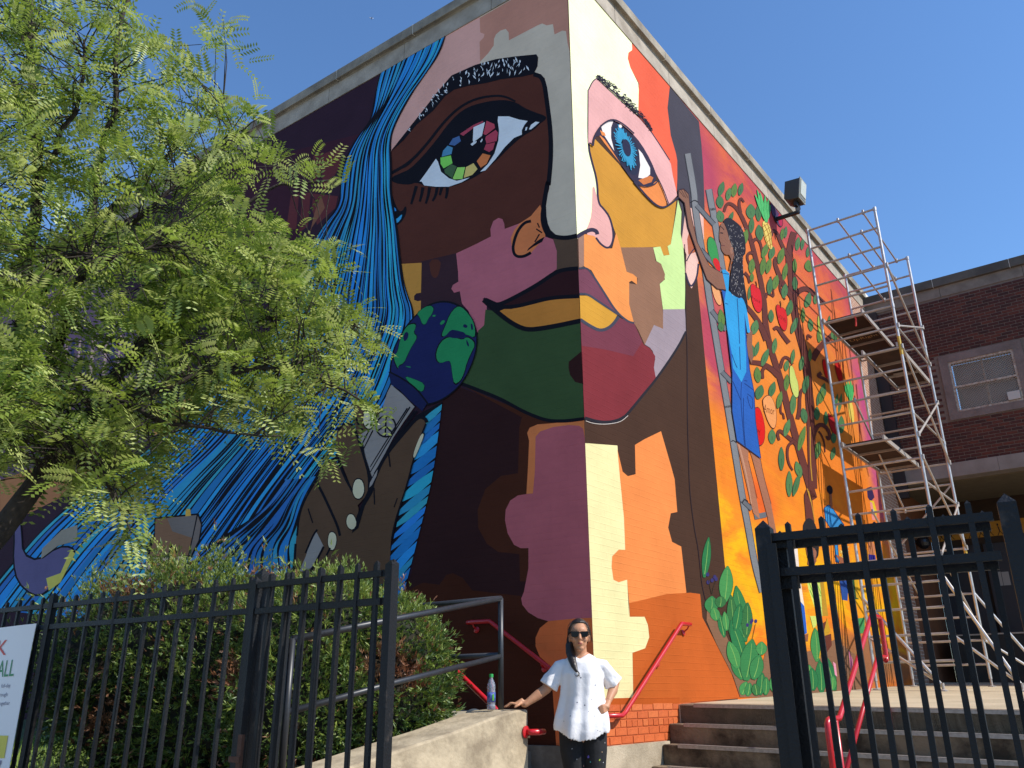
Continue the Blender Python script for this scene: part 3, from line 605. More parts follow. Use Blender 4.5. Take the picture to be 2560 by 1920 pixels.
f.poly('D 218,680 250,620 280,600 420,740 620,920 700,1010 800,1160 850,1260 865,1350 890,1460 900,1500 830,1575 770,1400 690,1240 600,1090 500,980 400,920 310,960 260,1040 245,1110 215,1100', '#f3bfc0')
f.poly('D 300,1020 330,1050 470,1250 590,1400 690,1430 750,1380 790,1460 828,1572 770,1600 700,1560 600,1440 450,1240 300,1050', '#f59a55', 1)
f.poly('D 250,1050 310,960 390,918 460,945 540,1010 620,1100 700,1240 750,1370 700,1430 620,1435 560,1400 470,1270 400,1160 320,1040 280,1050', OL, 1)
f.poly('D 315,975 370,925 408,930 390,980 390,1060 415,1160 330,1030', '#ffffff'); f.poly('D 600,1145 630,1180 690,1290 690,1340 650,1375 600,1365 615,1270', '#ffffff')
f.poly('D 390,1050 400,980 425,945 480,960 560,1050 605,1150 612,1260 590,1350 540,1340 470,1260 420,1180', '#2b3350', 1)
ir = pts('D 402,1050 420,980 450,950 480,990 530,1040 580,1120 590,1200 575,1300 540,1310 480,1260 430,1180'); ic = pts('D 503,1135')[0]
for i in range(44):
    a = i/44*len(ir); k = int(a); q = a-k; p0, p1 = ir[k], ir[(k+1) % len(ir)]; e = (p0[0]*(1-q)+p1[0]*q, p0[1]*(1-q)+p1[1]*q); r_ = .80+.2*((i*7) % 5)/4
    f.stroke([(ic[0]+(e[0]-ic[0])*.38, ic[1]+(e[1]-ic[1])*.38), (ic[0]+(e[0]-ic[0])*r_, ic[1]+(e[1]-ic[1])*r_)], 3.6, '#3aa5d8', 2.4, smooth=0)
f.poly('D 470,1080 500,1070 530,1110 538,1180 520,1210 490,1190 470,1140', '#2b3050', 1); f.ell(460, 970, 12, 14, '#ffffff', zoom='D')
f.poly('D 305,1000 340,1020 350,1045 320,1040', '#f59a55'); f.poly('D 600,1385 690,1350 715,1365 700,1400 640,1420', '#d9834a')
f.stroke('D 470,1270 560,1400 640,1440 720,1420 750,1385', 9, OL); f.stroke('D 560,1400 700,1560 775,1602 830,1578 900,1520', 13, OL); f.stroke('D 750,1385 790,1470 828,1575', 7, OL); f.stroke('D 218,690 250,622 285,600', 8, OL); f.stroke('D 245,1125 250,1080 262,1040 310,960 390,915 470,950 560,1030', 12, OL); f.stroke('D 215,1100 248,1122', 10, OL)
f.stroke('D 690,1000 770,1120 840,1230', 8, OL)
f.done('bright blue painted eye with pink lid')
f = Feature(WR, 'painted_eyebrow'); rb = random.Random(9)
ctr = [(285,590),(360,640),(430,700),(510,780),(580,850),(640,910),(700,1000)]
for i in range(230):
    t = rb.random()*(len(ctr)-1.01); k = int(t); q = t-k; x = ctr[k][0]*(1-q)+ctr[k+1][0]*q; y = ctr[k][1]*(1-q)+ctr[k+1][1]*q; w = 30 if 1 < t < 4 else 18
    if t > 5: w = 8
    x += rb.uniform(-w, w)*.6; y += rb.uniform(-w, w); L_ = rb.uniform(18, 36); a = rb.uniform(-.5, 1.2)
    f.stroke('D %f,%f %f,%f %f,%f' % (x-math.cos(a)*L_/2, y-math.sin(a)*L_/2, x+4, y-3, x+math.cos(a)*L_/2, y+math.sin(a)*L_/2), 5.5, '#2e2c40', 2, smooth=1)
f.stroke('D 285,600 400,710 520,800 620,910 700,1010', 12, '#2e2c40', 8)
f.done('feathered dark eyebrow on the sunlit wall')
f = Feature(WR, 'painted_lips')
f.poly('E 140,535 210,530 240,560 430,865 300,790 200,720 145,715', '#7c4a60'); f.poly('E 150,735 220,735 440,880 395,960 310,1000 155,910', '#dba840')
f.poly('E 155,915 310,1010 400,970 455,905 567,945 640,1110 690,1140 730,1200 720,1290 737,1380 650,1480 520,1640 F 480,145 400,170 300,168 185,135', '#86363f')
f.poly('E 155,915 310,1010 400,970 455,905 567,945 630,1090 560,1200 350,1150 165,1120', '#7d4153')
f.stroke('E 143,525 205,522 240,560 330,700 430,860 520,935 567,945', 14, '#474c5f'); f.stroke('E 148,722 210,722 300,785 445,880', 16, '#474c5f'); f.stroke('E 153,918 230,970 310,1008 390,975 450,895', 24, '#474c5f')
f.stroke('E 965,1010 900,1140 735,1380 650,1480 520,1640 F 480,140 400,170 300,172 188,140', 15, '#2c2c36', 26); f.stroke('F 520,120 470,165 400,182 320,188 240,178 195,160', 5, '#d8d4cf')
f.poly('E 60,1240 170,1160 180,1400 100,1390 70,1340', '#86363f')
f.done('lips and maroon chin on the sunlit wall')
f = Feature(WR, 'painted_ear')
f.poly('E 935,300 960,100 1000,60 1100,100 1105,300 1060,480 1050,600 1010,680 980,640 962,560 970,420 945,360', '#f3c9bf')
f.poly('E 975,300 1010,180 1050,230 1040,400 985,420', '#b86a4c'); f.poly('E 970,480 1000,400 1050,470 1060,560 1010,660 975,620', '#f6d3c8', 1); f.stroke('E 962,560 985,640 1010,670 1050,600 1062,490', 14, OL); f.stroke('E 970,470 1000,410 1040,360', 8, OL)
f.stroke('E 955,340 962,600 965,1000 975,1100 975,1659 F 985,450 992,700 1030,1000 1060,1140 1090,1470 1160,1659 P 980,830 1045,1020', 5, '#2c2530')
f.done('painted ear at the edge of the face')
f = Feature(WR, 'painted_plants'); GRN = ['#3c8a52','#2f7f4e','#4a9a58','#3a7a48']; rp_ = random.Random(4)
f.poly('P 745,190 830,330 920,470 1000,640 1250,700 1300,500 1400,650 1700,600 1900,500 2164,700 2164,1000 1500,1020 1045,1022 980,830 830,540 740,330', '#8d6c54')
def leaf(f, zoom, x0, y0, x1, y1, w, h, edge='#1f4a35', mid=True, n=9):
    o = ZO[zoom]; dx, dy = x1-x0, y1-y0; L_ = math.hypot(dx, dy); nx, ny = -dy/L_, dx/L_; lft, rgt = [], []
    for i in range(n+1):
        t = i/n; ww = w/2*math.sin(math.pi*min(1, t*.92+.06))**.8
        lft.append((x0+dx*t+nx*ww, y0+dy*t+ny*ww)); rgt.append((x0+dx*t-nx*ww, y0+dy*t-ny*ww))
    P_ = lambda l, k=1: [(o[0]+x/o[2], o[1]+y/o[2]) for x, y in l]
    ring = lft+rgt[::-1]; cx_ = sum(p[0] for p in ring)/len(ring); cy_ = sum(p[1] for p in ring)/len(ring)
    f.poly(P_([(cx_+(x-cx_)*1.03+(1.6 if x > cx_ else -1.6), cy_+(y-cy_)*1.015) for x, y in ring]), edge); f.poly(P_(ring), h)
    if mid: f.stroke(P_([(x0+dx*.08, y0+dy*.08), (x0+dx*.5+nx*w*.06, y0+dy*.5+ny*w*.06), (x1-dx*.1, y1-dy*.1)]), 1.6, '#8fc46a', .8)
for a in ((720,-60,760,-420,60),(905,160,930,-160,100),(1085,520,1010,20,110),(985,520,960,100,80),(1100,480,1110,170,80),(1085,700,960,330,90),(1060,860,970,640,80),(1095,870,1150,500,130),(780,260,790,110,100),(860,210,870,110,80),(1060,1000,1100,880,70),(1110,1010,1130,890,60),(900,480,850,260,50),(920,420,900,250,50),(1230,640,1235,520,80),(1220,1000,1240,800,70),(1270,1000,1275,840,60),
          (1500,700,1440,230,110),(1560,960,1470,600,110),(1580,980,1600,720,90),(1660,850,1665,730,60),(1740,700,1720,400,80),(1780,980,1760,690,80),(1900,960,1810,640,70),(1350,980,1330,830,60),(1870,960,1880,830,60),(1020,760,940,520,90),(1160,860,1215,640,100),(830,330,800,210,70),(1190,1005,1170,900,60),(1000,420,1040,180,70),(1440,960,1420,700,80),(1700,960,1690,760,80)): leaf(f, 'P', *a[:4], a[4]*1.22, rp_.choice(GRN))
for x, y in ((1130,1340),(1135,1400),(1165,1385),(1195,1375),(1185,1360)): f.ell(x, y, 13, 16, '#3c3a78', zoom='F')
for x, y in ((1108,370),(1140,345),(1185,335),(1150,330)): f.ell(x, y, 13, 17, '#3c3a78', zoom='P')
f.stroke('F 1160,1490 1145,1420 1135,1380', 4, '#3a3a30'); f.stroke('F 1165,1490 1175,1430 1195,1390', 4, '#3a3a30'); f.stroke('P 1150,500 1165,430 1180,360', 4, '#3a3a30')
f.done('green painted plants along the foot of the wall')
f = Feature(WR, 'painted_ladder'); LG, LE = '#848c94', '#4d545e'
for a in ('D 978,1180 1030,1480 E 1032,40 1072,300 1112,530 1150,800 1185,1000 1240,1330 1290,1620 F 1280,20 1330,330 1400,760 1440,960 1490,1250 X 1905,1480', 'D 1140,1455 1172,1640 E 1165,40 1202,260 1240,500 1262,640 1290,900'):
    f.stroke(a, 52, LE); f.stroke(a, 42, LG)
for a in ('E 1045,40 1180,190', 'E 1075,380 1230,545', 'E 1160,850 1275,1000', 'E 1240,1320 1315,1400', 'F 1395,770 1470,840'): f.stroke(a, 40, '#3c434d', smooth=0); f.stroke(a, 28, '#6f7781', smooth=0)
for a in ('E 1000,20 1030,0 1060,20', 'F 1310,320 1330,310 1350,330', 'F 1395,790 1415,760 1440,780'): f.stroke(a, 8, '#2c2f38')
f.stroke('F 1490,900 1580,880', 40, '#6f7781', smooth=0)
f.done('grey painted ladder leaning on the ear')
TB, TE = '#6c3c36', '#3f2430'
f = Feature(WR, 'painted_tree')
def limb(a, w, w1):
    f.stroke(a, w+9, TE, w1+7); f.stroke(a, w, TB, w1)
limb('S 560,900 540,400 500,0 H 1560,1640 1500,1450 1400,1100 1300,750 1200,350 1100,50 G 1045,1450 1040,1250 1000,1000 930,700 880,520 800,330 740,240 680,200 640,215 618,290', 105, 26)
limb('H 1540,1500 1530,1200 1520,900 1500,500 1470,150 G 1400,1560 1360,1400 1330,1150 1310,900 1285,750 1320,580 1345,500', 80, 60)
limb('G 1060,1620 1000,1470 920,1350 830,1250', 60, 34); limb('G 1335,1190 1230,1040 1160,880 1140,800 1160,760', 52, 24); limb('G 1285,760 1210,620 1165,500 1120,480 1110,540', 36, 20)
limb('G 1345,1170 1400,1100 1480,1080 1560,1150 1659,1240', 52, 34); limb('H 1180,330 1100,250 1000,200 890,190', 56, 38); limb('H 1380,780 1400,680 1400,560 1420,470 1460,470', 34, 20)
limb('H 1370,1040 1260,950 1190,890 1170,940 1190,1000', 38, 18); limb('H 1340,1010 1280,1050 1270,1150 1290,1250 1330,1310', 26, 12); limb('H 1020,360 1010,270 1060,230', 20, 34); limb('H 1200,250 1230,140 1280,140 1330,210', 30, 18); limb('H 1210,560 1200,720 1230,720 1240,780', 14, 14)
limb('G 790,300 770,200 790,140 825,190', 26, 14); limb('G 910,600 960,560 1000,620 1020,760', 30, 14); limb('G 925,720 880,710 850,760 900,880', 28, 14); limb('G 830,920 870,960 880,1030', 30, 12); limb('G 1050,1180 1060,1130 1110,1150 1140,1180 1100,960', 24, 10); limb('G 1290,1650 1220,1560 1170,1480 1130,1510', 40, 26); limb('G 1210,1010 1190,1090 1250,1200', 22, 12)
limb('U 480,1100 600,900 700,800 800,700 860,640', 110, 70); limb('U 640,1330 560,1380 740,1450 830,1560', 60, 30); limb('Y 470,1000 520,800 600,700 700,720 790,850 770,980 720,900', 90, 24); limb('Y 590,820 640,880 690,1010 700,1180', 24, 12); limb('U 470,720 390,660 400,760', 30, 26)
for a in ('S 520,40 560,200 600,440', 'H 1510,860 1510,1200 1530,1420', 'H 1480,1500 1520,1640'): f.stroke(a, 10, '#c79a3a')
f.done('curling brown painted tree')
LV = ['#538457','#4c7d53','#5a8a58','#648a46']
SPOT = [('G',x,y,w,h,t) for x,y,w,h,t in ((590,50,60,150,-15),(665,105,55,130,-12),(722,65,60,140,-8),(792,55,50,130,-12),(575,185,75,130,5),(578,335,80,120,10),(895,285,95,150,0),(902,430,55,160,-5),(985,505,80,160,5),(975,300,60,170,0),(1042,690,60,160,-20),(1112,715,60,130,-15),(905,850,65,150,-5),(1020,850,60,190,-8),(1078,850,55,160,-12),(905,970,40,90,0),(832,560,70,180,-15),(1090,1060,60,170,-5),(1150,1020,65,150,-12),(1245,1110,65,150,-8),(1297,1290,65,150,-15),(1105,1370,55,130,0),(1345,1470,55,170,-20),(938,1485,75,150,-12),(1250,910,50,180,-10),(1208,745,65,170,-15),(1222,520,40,120,-5),(1256,500,34,120,-5),(1382,620,50,140,-8),(1432,620,36,130,-8),(1490,700,40,120,-8),(1500,850,95,120,10),(1350,850,45,150,0),(1352,1030,60,140,0),(1490,1200,65,150,-10),(1572,1190,55,110,-10),(690,345,40,120,-20),(880,1130,30,140,-5),(590,1400,70,200,5),(585,1480,60,100,10))]
SPOT += [('H',x,y,w,h,t) for x,y,w,h,t in ((912,80,50,130,0),(957,50,45,150,-12),(1042,140,60,190,-20),(965,320,70,160,5),(985,500,85,150,-15),(1117,470,65,160,-15),(1192,580,55,180,-12),(1265,400,55,170,-5),(1332,620,60,220,-5),(1265,225,50,110,-10),(1330,130,40,150,-8),(1420,200,45,150,-8),(1472,420,50,190,-12),(1445,740,65,150,8),(1270,870,60,180,-15),(1115,960,75,150,0),(1422,980,60,260,-15),(1212,1190,60,240,0),(1293,1450,65,260,0),(1367,1460,55,240,-15),(1388,1300,70,170,15),(1140,20,50,160,-8),(1640,480,50,150,-15),(1600,560,40,160,-10),(1590,1100,60,180,-10))]
SPOT += [('U',x,y,w,h,t) for x,y,w,h,t in ((85,200,80,260,-10),(170,500,70,260,-12),(140,1040,60,220,-8),(300,1170,70,230,-8),(350,1520,70,280,-10),(450,500,90,220,5),(770,440,50,200,-5),(620,640,110,330,-8),(860,680,120,170,20),(440,1020,60,220,0),(400,110,110,180,-20),(320,330,70,260,0))]
SPOT += [('Y',x,y,w,h,t) for x,y,w,h,t in ((345,550,100,250,5),(645,220,90,230,-15),(700,130,40,140,0),(560,510,100,230,0),(990,700,110,300,0),(850,930,90,190,0),(715,590,70,230,0),(970,330,60,330,-8),(900,300,50,260,-8),(840,1200,80,220,-12),(560,1120,70,200,0))]
rl = random.Random(8)
for z, x, y, w, h, t in SPOT:
    f = Feature(WR, 'painted_leaf'); tr = math.radians(t); dx, dy = -math.sin(tr)*h/2, -math.cos(tr)*h/2
    leaf(f, z, x+dx*-1, y-dy, x+dx, y+dy, w, rl.choice(LV), '#39484f', mid=False)
    f.stroke([(ZO[z][0]+x/ZO[z][2], ZO[z][1]+y/ZO[z][2]), (ZO[z][0]+(x-dx*.55)/ZO[z][2], ZO[z][1]+(y-dy*.55)/ZO[z][2])], 1.1, '#33503f', .6, smooth=0); f.done()
def word(f, zoom, x, y, txt, ex, ey, h):
    """painted lettering: letters follow the traced baseline and upright directions"""
    o = ZO[zoom]; P_ = lambda a, b: (o[0]+a/o[2], o[1]+b/o[2]); mb = MB(); text_faces(mb, txt, (0,0,0), (1,0,0), (0,1,0), 1.0)
    uv = [f.W.on(*P_(x+ex[0]*v[0]+ey[0]*v[1], y+ex[1]*v[0]+ey[1]*v[1])) for v in mb.v]; f.face_uv(uv, mb.f, h)
def fruit(name, zoom, shape, h, txt=None, label=None, stem=None):
    f = Feature(WR, name); p = pts(zoom+' '+shape); c0 = (sum(q[0] for q in p)/len(p), sum(q[1] for q in p)/len(p))
    f.poly([(c0[0]+(q[0]-c0[0])*1.07, c0[1]+(q[1]-c0[1])*1.04) for q in p], '#4a2430', 1); f.poly(p, h, 1)
    if stem: f.stroke(zoom+' '+stem, 8, '#3a2420')
    if txt: word(f, zoom, *txt)
    f.done(label)
fruit('painted_apple', 'G', '890,1060 915,1035 945,1060 965,1080 985,1090 1005,1160 1012,1260 1000,1320 970,1335 930,1290 900,1180', '#dd2a35', (900,1190,'Peace',(40,22),(-2,-52),'#7a1a20'), 'red painted apple lettered Peace', '950,1080 955,1040 945,1010')
fruit('painted_apple', 'G', '1155,1270 1175,1250 1205,1280 1235,1290 1260,1330 1272,1430 1260,1510 1235,1525 1195,1470 1165,1360', '#dd2a30', (1170,1380,'LOVE',(36,25),(-2,-56),'#7a1a20'), 'red painted apple lettered LOVE', '1200,1290 1205,1240 1195,1215')
fruit('painted_apple', 'H', '920,700 955,655 990,675 1020,760 1042,880 1035,1000 1000,1055 960,1040 930,900', '#e0201f', (950,940,'PY',(38,14),(2,-85),'#6e1016'), 'red painted apple lettered PY beside the blue dress')
fruit('painted_orange', 'H', '1015,600 1035,555 1080,530 1120,570 1150,660 1160,760 1150,850 1130,880 1095,850 1050,750', '#f3a868', (1026,700,'Amor',(46,17),(6,-112),'#7a4426'), 'peach coloured painted fruit lettered Amor')
fruit('painted_pear', 'H', '1295,240 1315,222 1340,260 1355,330 1385,410 1390,520 1375,560 1345,545 1315,470 1297,370', '#cfe37c', None, 'pale green painted pear')
fruit('painted_pear', 'U', '575,350 600,340 640,400 690,600 690,780 650,780 600,650 570,500', '#b5cc5c', None, 'pear behind the scaffold')
fruit('painted_apple', 'U', '650,1110 700,1100 740,1160 770,1300 760,1420 720,1420 680,1300', '#e01f1c', None, 'red apple behind the scaffold leg')
fruit('painted_apple', 'U', '870,1100 930,1120 980,1250 1010,1450 980,1520 930,1450 880,1280', '#c8201f', None, 'deep red fruit behind the scaffold')
fruit('painted_apple', 'Y', '750,500 800,540 860,600 900,720 910,840 880,880 820,820 770,680', '#c0282b', None, 'dark red fruit in the scaffold shadow')
fruit('painted_pepper', 'G', '445,590 470,545 520,580 550,680 575,880 560,915 520,870 485,780 450,700', '#3c9f58', None, 'green fruit between the ladder rails'); fruit('painted_apple', 'G', '495,790 530,765 565,800 580,880 570,915 530,880', '#dd2a30', None, 'red fruit between the ladder rails')
fruit('painted_peach', 'G', '480,1010 560,1080 590,1180 590,1260 550,1250 505,1150', '#f6b47c', None, 'peach between the ladder rails')
fruit('painted_purple_shape', 'G', '1100,190 1130,220 1170,290 1220,350 1225,430 1195,450 1150,380 1110,300', '#5b4270', None, 'purple shape under the floodlight'); fruit('painted_berry', 'G', '1180,300 1215,340 1225,420 1205,445 1180,400', '#c0305c', None, 'magenta fruit under the floodlight')  # tapering purple shape with a dark rim, then a magenta one over it
f = Feature(WR, 'painted_pineapple')
f.poly('G 1010,400 1040,380 1085,420 1105,500 1115,600 1118,670 1095,682 1065,640 1030,540', '#f2df78', 1)
for a in ('G 1015,450 1060,420', 'G 1025,500 1090,450', 'G 1035,560 1105,500', 'G 1055,610 1112,560', 'G 1075,650 1116,620', 'G 1030,420 1080,520 1100,670', 'G 1060,400 1100,520 1116,640', 'G 1012,440 1060,600 1085,670'): f.stroke(a, 6, '#b07a30')
for a in ('1045,400,960,60', '1050,400,990,90', '1050,390,1040,120', '1055,390,1075,150', '1050,395,935,110', '1060,390,1090,220', '1050,400,1000,250', '1060,400,1030,230'): leaf(f, 'G', *[float(q) for q in a.split(',')], 30, '#58c878', '#2f8a58', mid=False)
f.done('yellow painted pineapple with green crown')
f = Feature(WR, 'painted_pineapple')
f.poly('Y 1100,270 1150,260 1200,420 1215,640 1190,700 1140,600 1105,440', '#f0dc6a', 1)
for a in ('1150,300,1060,-40', '1150,300,1100,-60', '1160,300,1150,-60', '1165,300,1190,0', '1150,300,1030,20'): leaf(f, 'Y', *[float(q) for q in a.split(',')], 50, '#4fc070', '#2f8a58', mid=False)
for a in ('U 990,390 1000,800 1040,1659', 'U 1030,420 1040,900 1130,1400', 'U 1065,460 1140,1000 1200,1659', 'Y 1210,200 1280,500 1340,1500', 'Y 1240,0 1300,600 1310,1500', 'Y 1300,700 1390,1300 1460,1600'): f.stroke(a, 9, '#7a2a2c', 6)
f.done('small painted pineapple near the end of the wall')
f = Feature(WR, 'painted_girl')
f.poly('G 130,70 160,55 195,50 245,105 258,230 272,330 332,600 430,790 460,850 600,930 640,1105 540,1095 430,995 375,850 235,450 195,200 135,140', '#3f2c36'); f.poly('G 142,72 190,62 240,112 252,230 266,332 326,604 424,794 458,856 596,934 630,1098 542,1088 434,988 384,850 244,450 204,200 142,138', '#906a59')
for a in ('G 145,75 195,140', 'G 165,65 215,150', 'G 190,60 235,150'): f.stroke(a, 6, '#5c4038')
f.poly('G 600,390 570,430 560,520 562,590 580,620 578,680 615,735 680,742 690,900 650,890 720,760 705,680 690,640 640,480', '#8d6656', 1); f.stroke('G 565,440 590,455 610,480', 8, '#33242c'); f.stroke('G 570,510 600,515', 12, '#2c2028'); f.stroke('G 580,640 620,645', 7, '#6b3c40'); f.ell(690, 690, 16, 38, '#a57a66', zoom='G')
f.poly('H 745,1020 868,1105 870,1210 965,1659 F 1530,915 1480,870 1380,440', '#b27e64'); f.poly('H 885,1115 998,1195 1022,1350 1105,1659 F 1659,1030 1640,1230 1590,900 1470,440', '#a9765e')
f.stroke('H 770,1040 850,1350 900,1659', 14, '#c79a80'); f.stroke('H 870,1210 960,1600', 5, '#4a3430'); f.stroke('H 995,1195 1022,1350 1105,1659', 5, '#4a3430')
f.poly('G 580,1100 610,1250 640,1500 655,1659 H 690,300 690,700 740,1010 995,1195 940,800 925,500 880,270 850,0 G 820,1180 700,1140', '#2e3d6a'); f.poly('G 588,1105 618,1250 648,1500 660,1640 H 697,300 697,700 745,1003 985,1182 932,800 917,500 872,270 842,0 G 812,1190 700,1150', '#2d68c6')
f.poly('G 588,895 620,890 665,930 655,1110 760,1190 815,1180 850,1330 885,1560 850,1540 820,1340 830,1659 H 838,100 840,290 790,398 700,250 690,100 G 640,1500 612,1230 630,1100', '#37a9ee')
for a in ('G 745,1190 760,1420 770,1659', 'G 620,1240 650,1250', 'H 690,110 720,200 745,250', 'H 770,30 778,270', 'H 790,400 780,590 820,1050', 'H 810,560 808,800 830,1070', 'H 700,390 780,580', 'H 815,380 850,388', 'H 820,410 915,480', 'G 600,930 660,940'): f.stroke(a, 7, '#1d3f86')
f.stroke('H 850,540 870,640 905,690 910,560 850,520', 7, '#1d3f86')
f.poly('G 595,385 655,345 740,400 800,460 830,580 838,720 800,760 815,1000 850,1200 862,1335 800,1170 760,1192 655,1120 690,850 720,760 705,650 670,600 630,440', '#272836', 1)
rh = random.Random(2)
for i in range(170):
    t = rh.random(); 
    if t < .45: x, y = rh.uniform(640, 830), rh.uniform(420, 720); x = max(x, 640+(y-420)*.2); 
    else: y = rh.uniform(720, 1170); x = rh.uniform(680, 810)+(y-720)*.02
    a = rh.uniform(1.2, 2.0) if t > .45 else rh.uniform(.2, 2.8); L_ = rh.uniform(8, 20)
    f.stroke('G %f,%f %f,%f' % (x, y, x+math.cos(a)*L_, y+math.sin(a)*L_), 4, '#8f9098' if i % 3 else '#c8c8c4', 2, smooth=0)
f.poly('G 850,1560 905,1520 900,1659 H 912,150 890,205 860,120 845,0', '#8d6656')
f.done('painted girl in a blue dress reaching up from the ladder')
f = Feature(WR, 'painted_boy')
f.poly('S 720,260 760,225 790,215 840,262 990,480 930,620 900,640 925,980 870,960 850,600 740,420', '#1d3f70'); f.poly('S 728,266 765,235 790,225 835,268 975,480 920,610 890,640 915,970 880,950 860,600 748,415', '#3b97e0')
f.poly('S 790,80 820,70 830,230 815,270 795,215', '#a3684e'); f.poly('S 760,-20 800,-40 835,10 828,80 785,80 755,30', '#2c2430', 1); f.poly('S 905,1060 990,1070 1040,1280 1030,1460 960,1450', '#2d55a8')
f.done('painted boy in a blue shirt'); f = Feature(WR, 'painted_corn')
for i in range(26): leaf(f, 'S', 940+(i*37) % 90, 640+(i*53) % 320, 925+(i*41) % 130, 600+(i*53) % 320, 22, '#f0e08a', '#9a7a3a', mid=False)
f.poly('S 870,860 960,900 1010,960 980,1120 930,960', '#a3684e'); f.ell(1010, 960, 30, 40, '#d02a2a', zoom='S'); f.poly('S 1040,1000 1130,1060 1170,1440 1100,1440 1060,1200', '#2f5a34'); f.poly('S 1100,1065 1150,1080 1180,1440 1140,1420', '#d8b02e')
f.done('painted bundle of yellow corn in front of the boy')
f = Feature(WR, 'painted_dancer')
f.poly('S 1290,680 1340,660 1390,760 1380,950 1310,950 1300,800', '#d08a62'); f.poly('S 1280,0 1340,-20 1380,120 1330,180 1290,120', '#3a2c5c'); f.poly('S 1320,160 1370,170 1410,300 1400,370', '#e8d234'); f.poly('S 1320,180 1350,190 1390,420 1350,410', '#f0a0a0'); f.poly('S 1300,860 1390,870 1400,960 1310,960', '#35309a'); f.poly('S 1340,1060 1440,1050 1450,1160 1360,1140', '#e87aa0')
f.poly('S 1390,580 1420,590 1450,950 1420,960', '#c87a80'); f.done('painted dancer in pink and yellow near the end of the wall')
for t_, h_ in (('T 880,60 910,70 930,190 890,200', '#4a62b8'), ('T 880,200 930,210 920,330 890,330', '#f07a28'), ('T 910,450 960,470 1010,900 975,910', '#f0a6c4'), ('T 835,590 870,620 890,790 860,760', '#f0a6c4'), ('T 1040,440 1090,560 1100,720 1070,760', '#d07aa8'), ('T 1080,40 1250,20 1250,220 1150,230', '#4aa060')):
    f = Feature(WR, 'painted_flower'); f.poly(t_, h_); f.done()
f = Feature(WR, 'painted_reader')
f.poly('S 440,500 480,410 530,385 590,430 650,600 655,850 620,930 580,820 540,650 470,640', '#2b2a30', 1)
f.poly('S 470,640 540,650 570,780 610,780 625,1000 500,1010 515,910 490,850', '#93614a', 1); f.stroke('S 495,745 530,765', 10, '#2c2024'); f.stroke('S 500,890 520,905', 6, '#2c2024'); f.ell(600, 850, 22, 50, '#a0705a', zoom='S')
f.poly('S 500,1180 560,1100 660,1100 700,1400 705,1659 640,1659 520,1300', '#d6ec7a'); f.poly('T 540,0 640,0 620,130 580,160', '#d6ec7a')
for a in ('S 560,1130 640,1250 690,1380', 'S 520,1200 600,1400 690,1560', 'S 620,1220 690,1230', 'S 610,1360 690,1400', 'S 540,1320 640,1540 690,1640'): f.stroke(a, 10, '#7fbf4a')
f.poly('S 660,1100 700,1090 780,1659 705,1659 690,1380', '#c09a36'); f.poly('S 200,1380 250,1300 300,1320 340,1659 T 350,330 200,200 S 190,1659', '#93614a'); f.poly('S 350,1110 410,1120 470,1530 390,1440', '#f2ead8')
word(f, 'S', 375, 1300, 'C', (60,6), (0,-130), '#c02428'); f.poly('S 380,1430 465,1530 480,1659 T 500,220 430,260 410,0', '#2f67cc'); f.poly('S 325,830 345,770 375,790 395,1020 340,1010', '#f4f0ea')
f.poly('T 640,130 760,60 740,150 650,280', '#6c3c30'); f.poly('T 760,20 800,200 700,340 670,560 650,540 720,200', '#c8a030'); f.poly('T 720,260 810,230 820,380 720,520 700,620 680,480', '#6c3c30'); f.poly('T 430,250 520,230 510,330 450,320', '#93614a')
f.poly('S 60,700 130,700 190,940 180,1020 90,1030 70,850', '#b07a64'); f.poly('S 75,960 130,930 170,920 190,1040 85,1035', '#f4f2ee')
f.poly('S 110,1180 180,1170 240,1659 150,1659', '#848c94')
f.done('painted seated reader in a yellow green top behind the fence bars')
# ------------------------------------------------------------------ entrance wing (faces the street, in shade)
def PW(s, d, z): return PR(RLEN-d, s, z)                     # s along the wing, d out towards the camera
def onW(x, y, r0=RLEN):
    p = hit(x, y, COR+dR*r0, dR)-COR; return (p.dot(nR), p.z)
wing = empty('entrance_wing', PW(3,0,0), 'dark red brick entrance wing with one barred window and a deep porch', 'building')
def wslab(s0, s1, d0, d1, z0, z1, mb=None):
    mb = mb or MB(); b = [PW(s0,d0,z0), PW(s1,d0,z0), PW(s1,d1,z0), PW(s0,d1,z0)]
    if (b[1]-b[0]).cross(b[2]-b[0]).z < 0: b.reverse()
    return mb.hexa(b, [p+UZ*(z1-z0) for p in b])
ZS0, ZS1, ZP0, ZP1, ZP2 = 5.27, 5.56, 9.26, 9.50, 9.70       # soffit band, parapet band, coping
WS0, WS1, WZ0, WZ1 = 1.30, 2.86, 6.46, 7.90                  # window surround
mort = mat('wing_mortar', '#77695f', .9, noise=.2, nscale=15)
mb = MB()
for a in ((0,WS0,ZS1,ZP0),(WS1,8,ZS1,ZP0),(WS0,WS1,ZS1,WZ0),(WS0,WS1,WZ1,ZP0)): wslab(a[0],a[1],-.3,0,a[2],a[3],mb)
wwall = mb.build('wall', mort, wing)
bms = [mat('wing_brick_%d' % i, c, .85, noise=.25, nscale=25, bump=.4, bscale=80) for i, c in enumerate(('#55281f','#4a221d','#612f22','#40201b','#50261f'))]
rotW = Matrix(((nR.x, -dR.x, 0), (nR.y, -dR.y, 0), (0,0,1))).to_4x4()
bmw = [brick_mesh(.194, .008, .055, 'brick') for _ in bms]
for me, m in zip(bmw, bms): me.materials.append(m)
spots = []; z = ZS1+.006; r = 0
while z+.055 < ZP0:
    s = -.1 if r % 2 else 0.0
    while s < 4.6:
        if s > -.01 and not (s+.194 > WS0-.004 and s < WS1+.004 and z+.055 > WZ0-.003 and z < WZ1+.003): spots.append((s, z))
        s += .2045
    z += .0677; r += 1
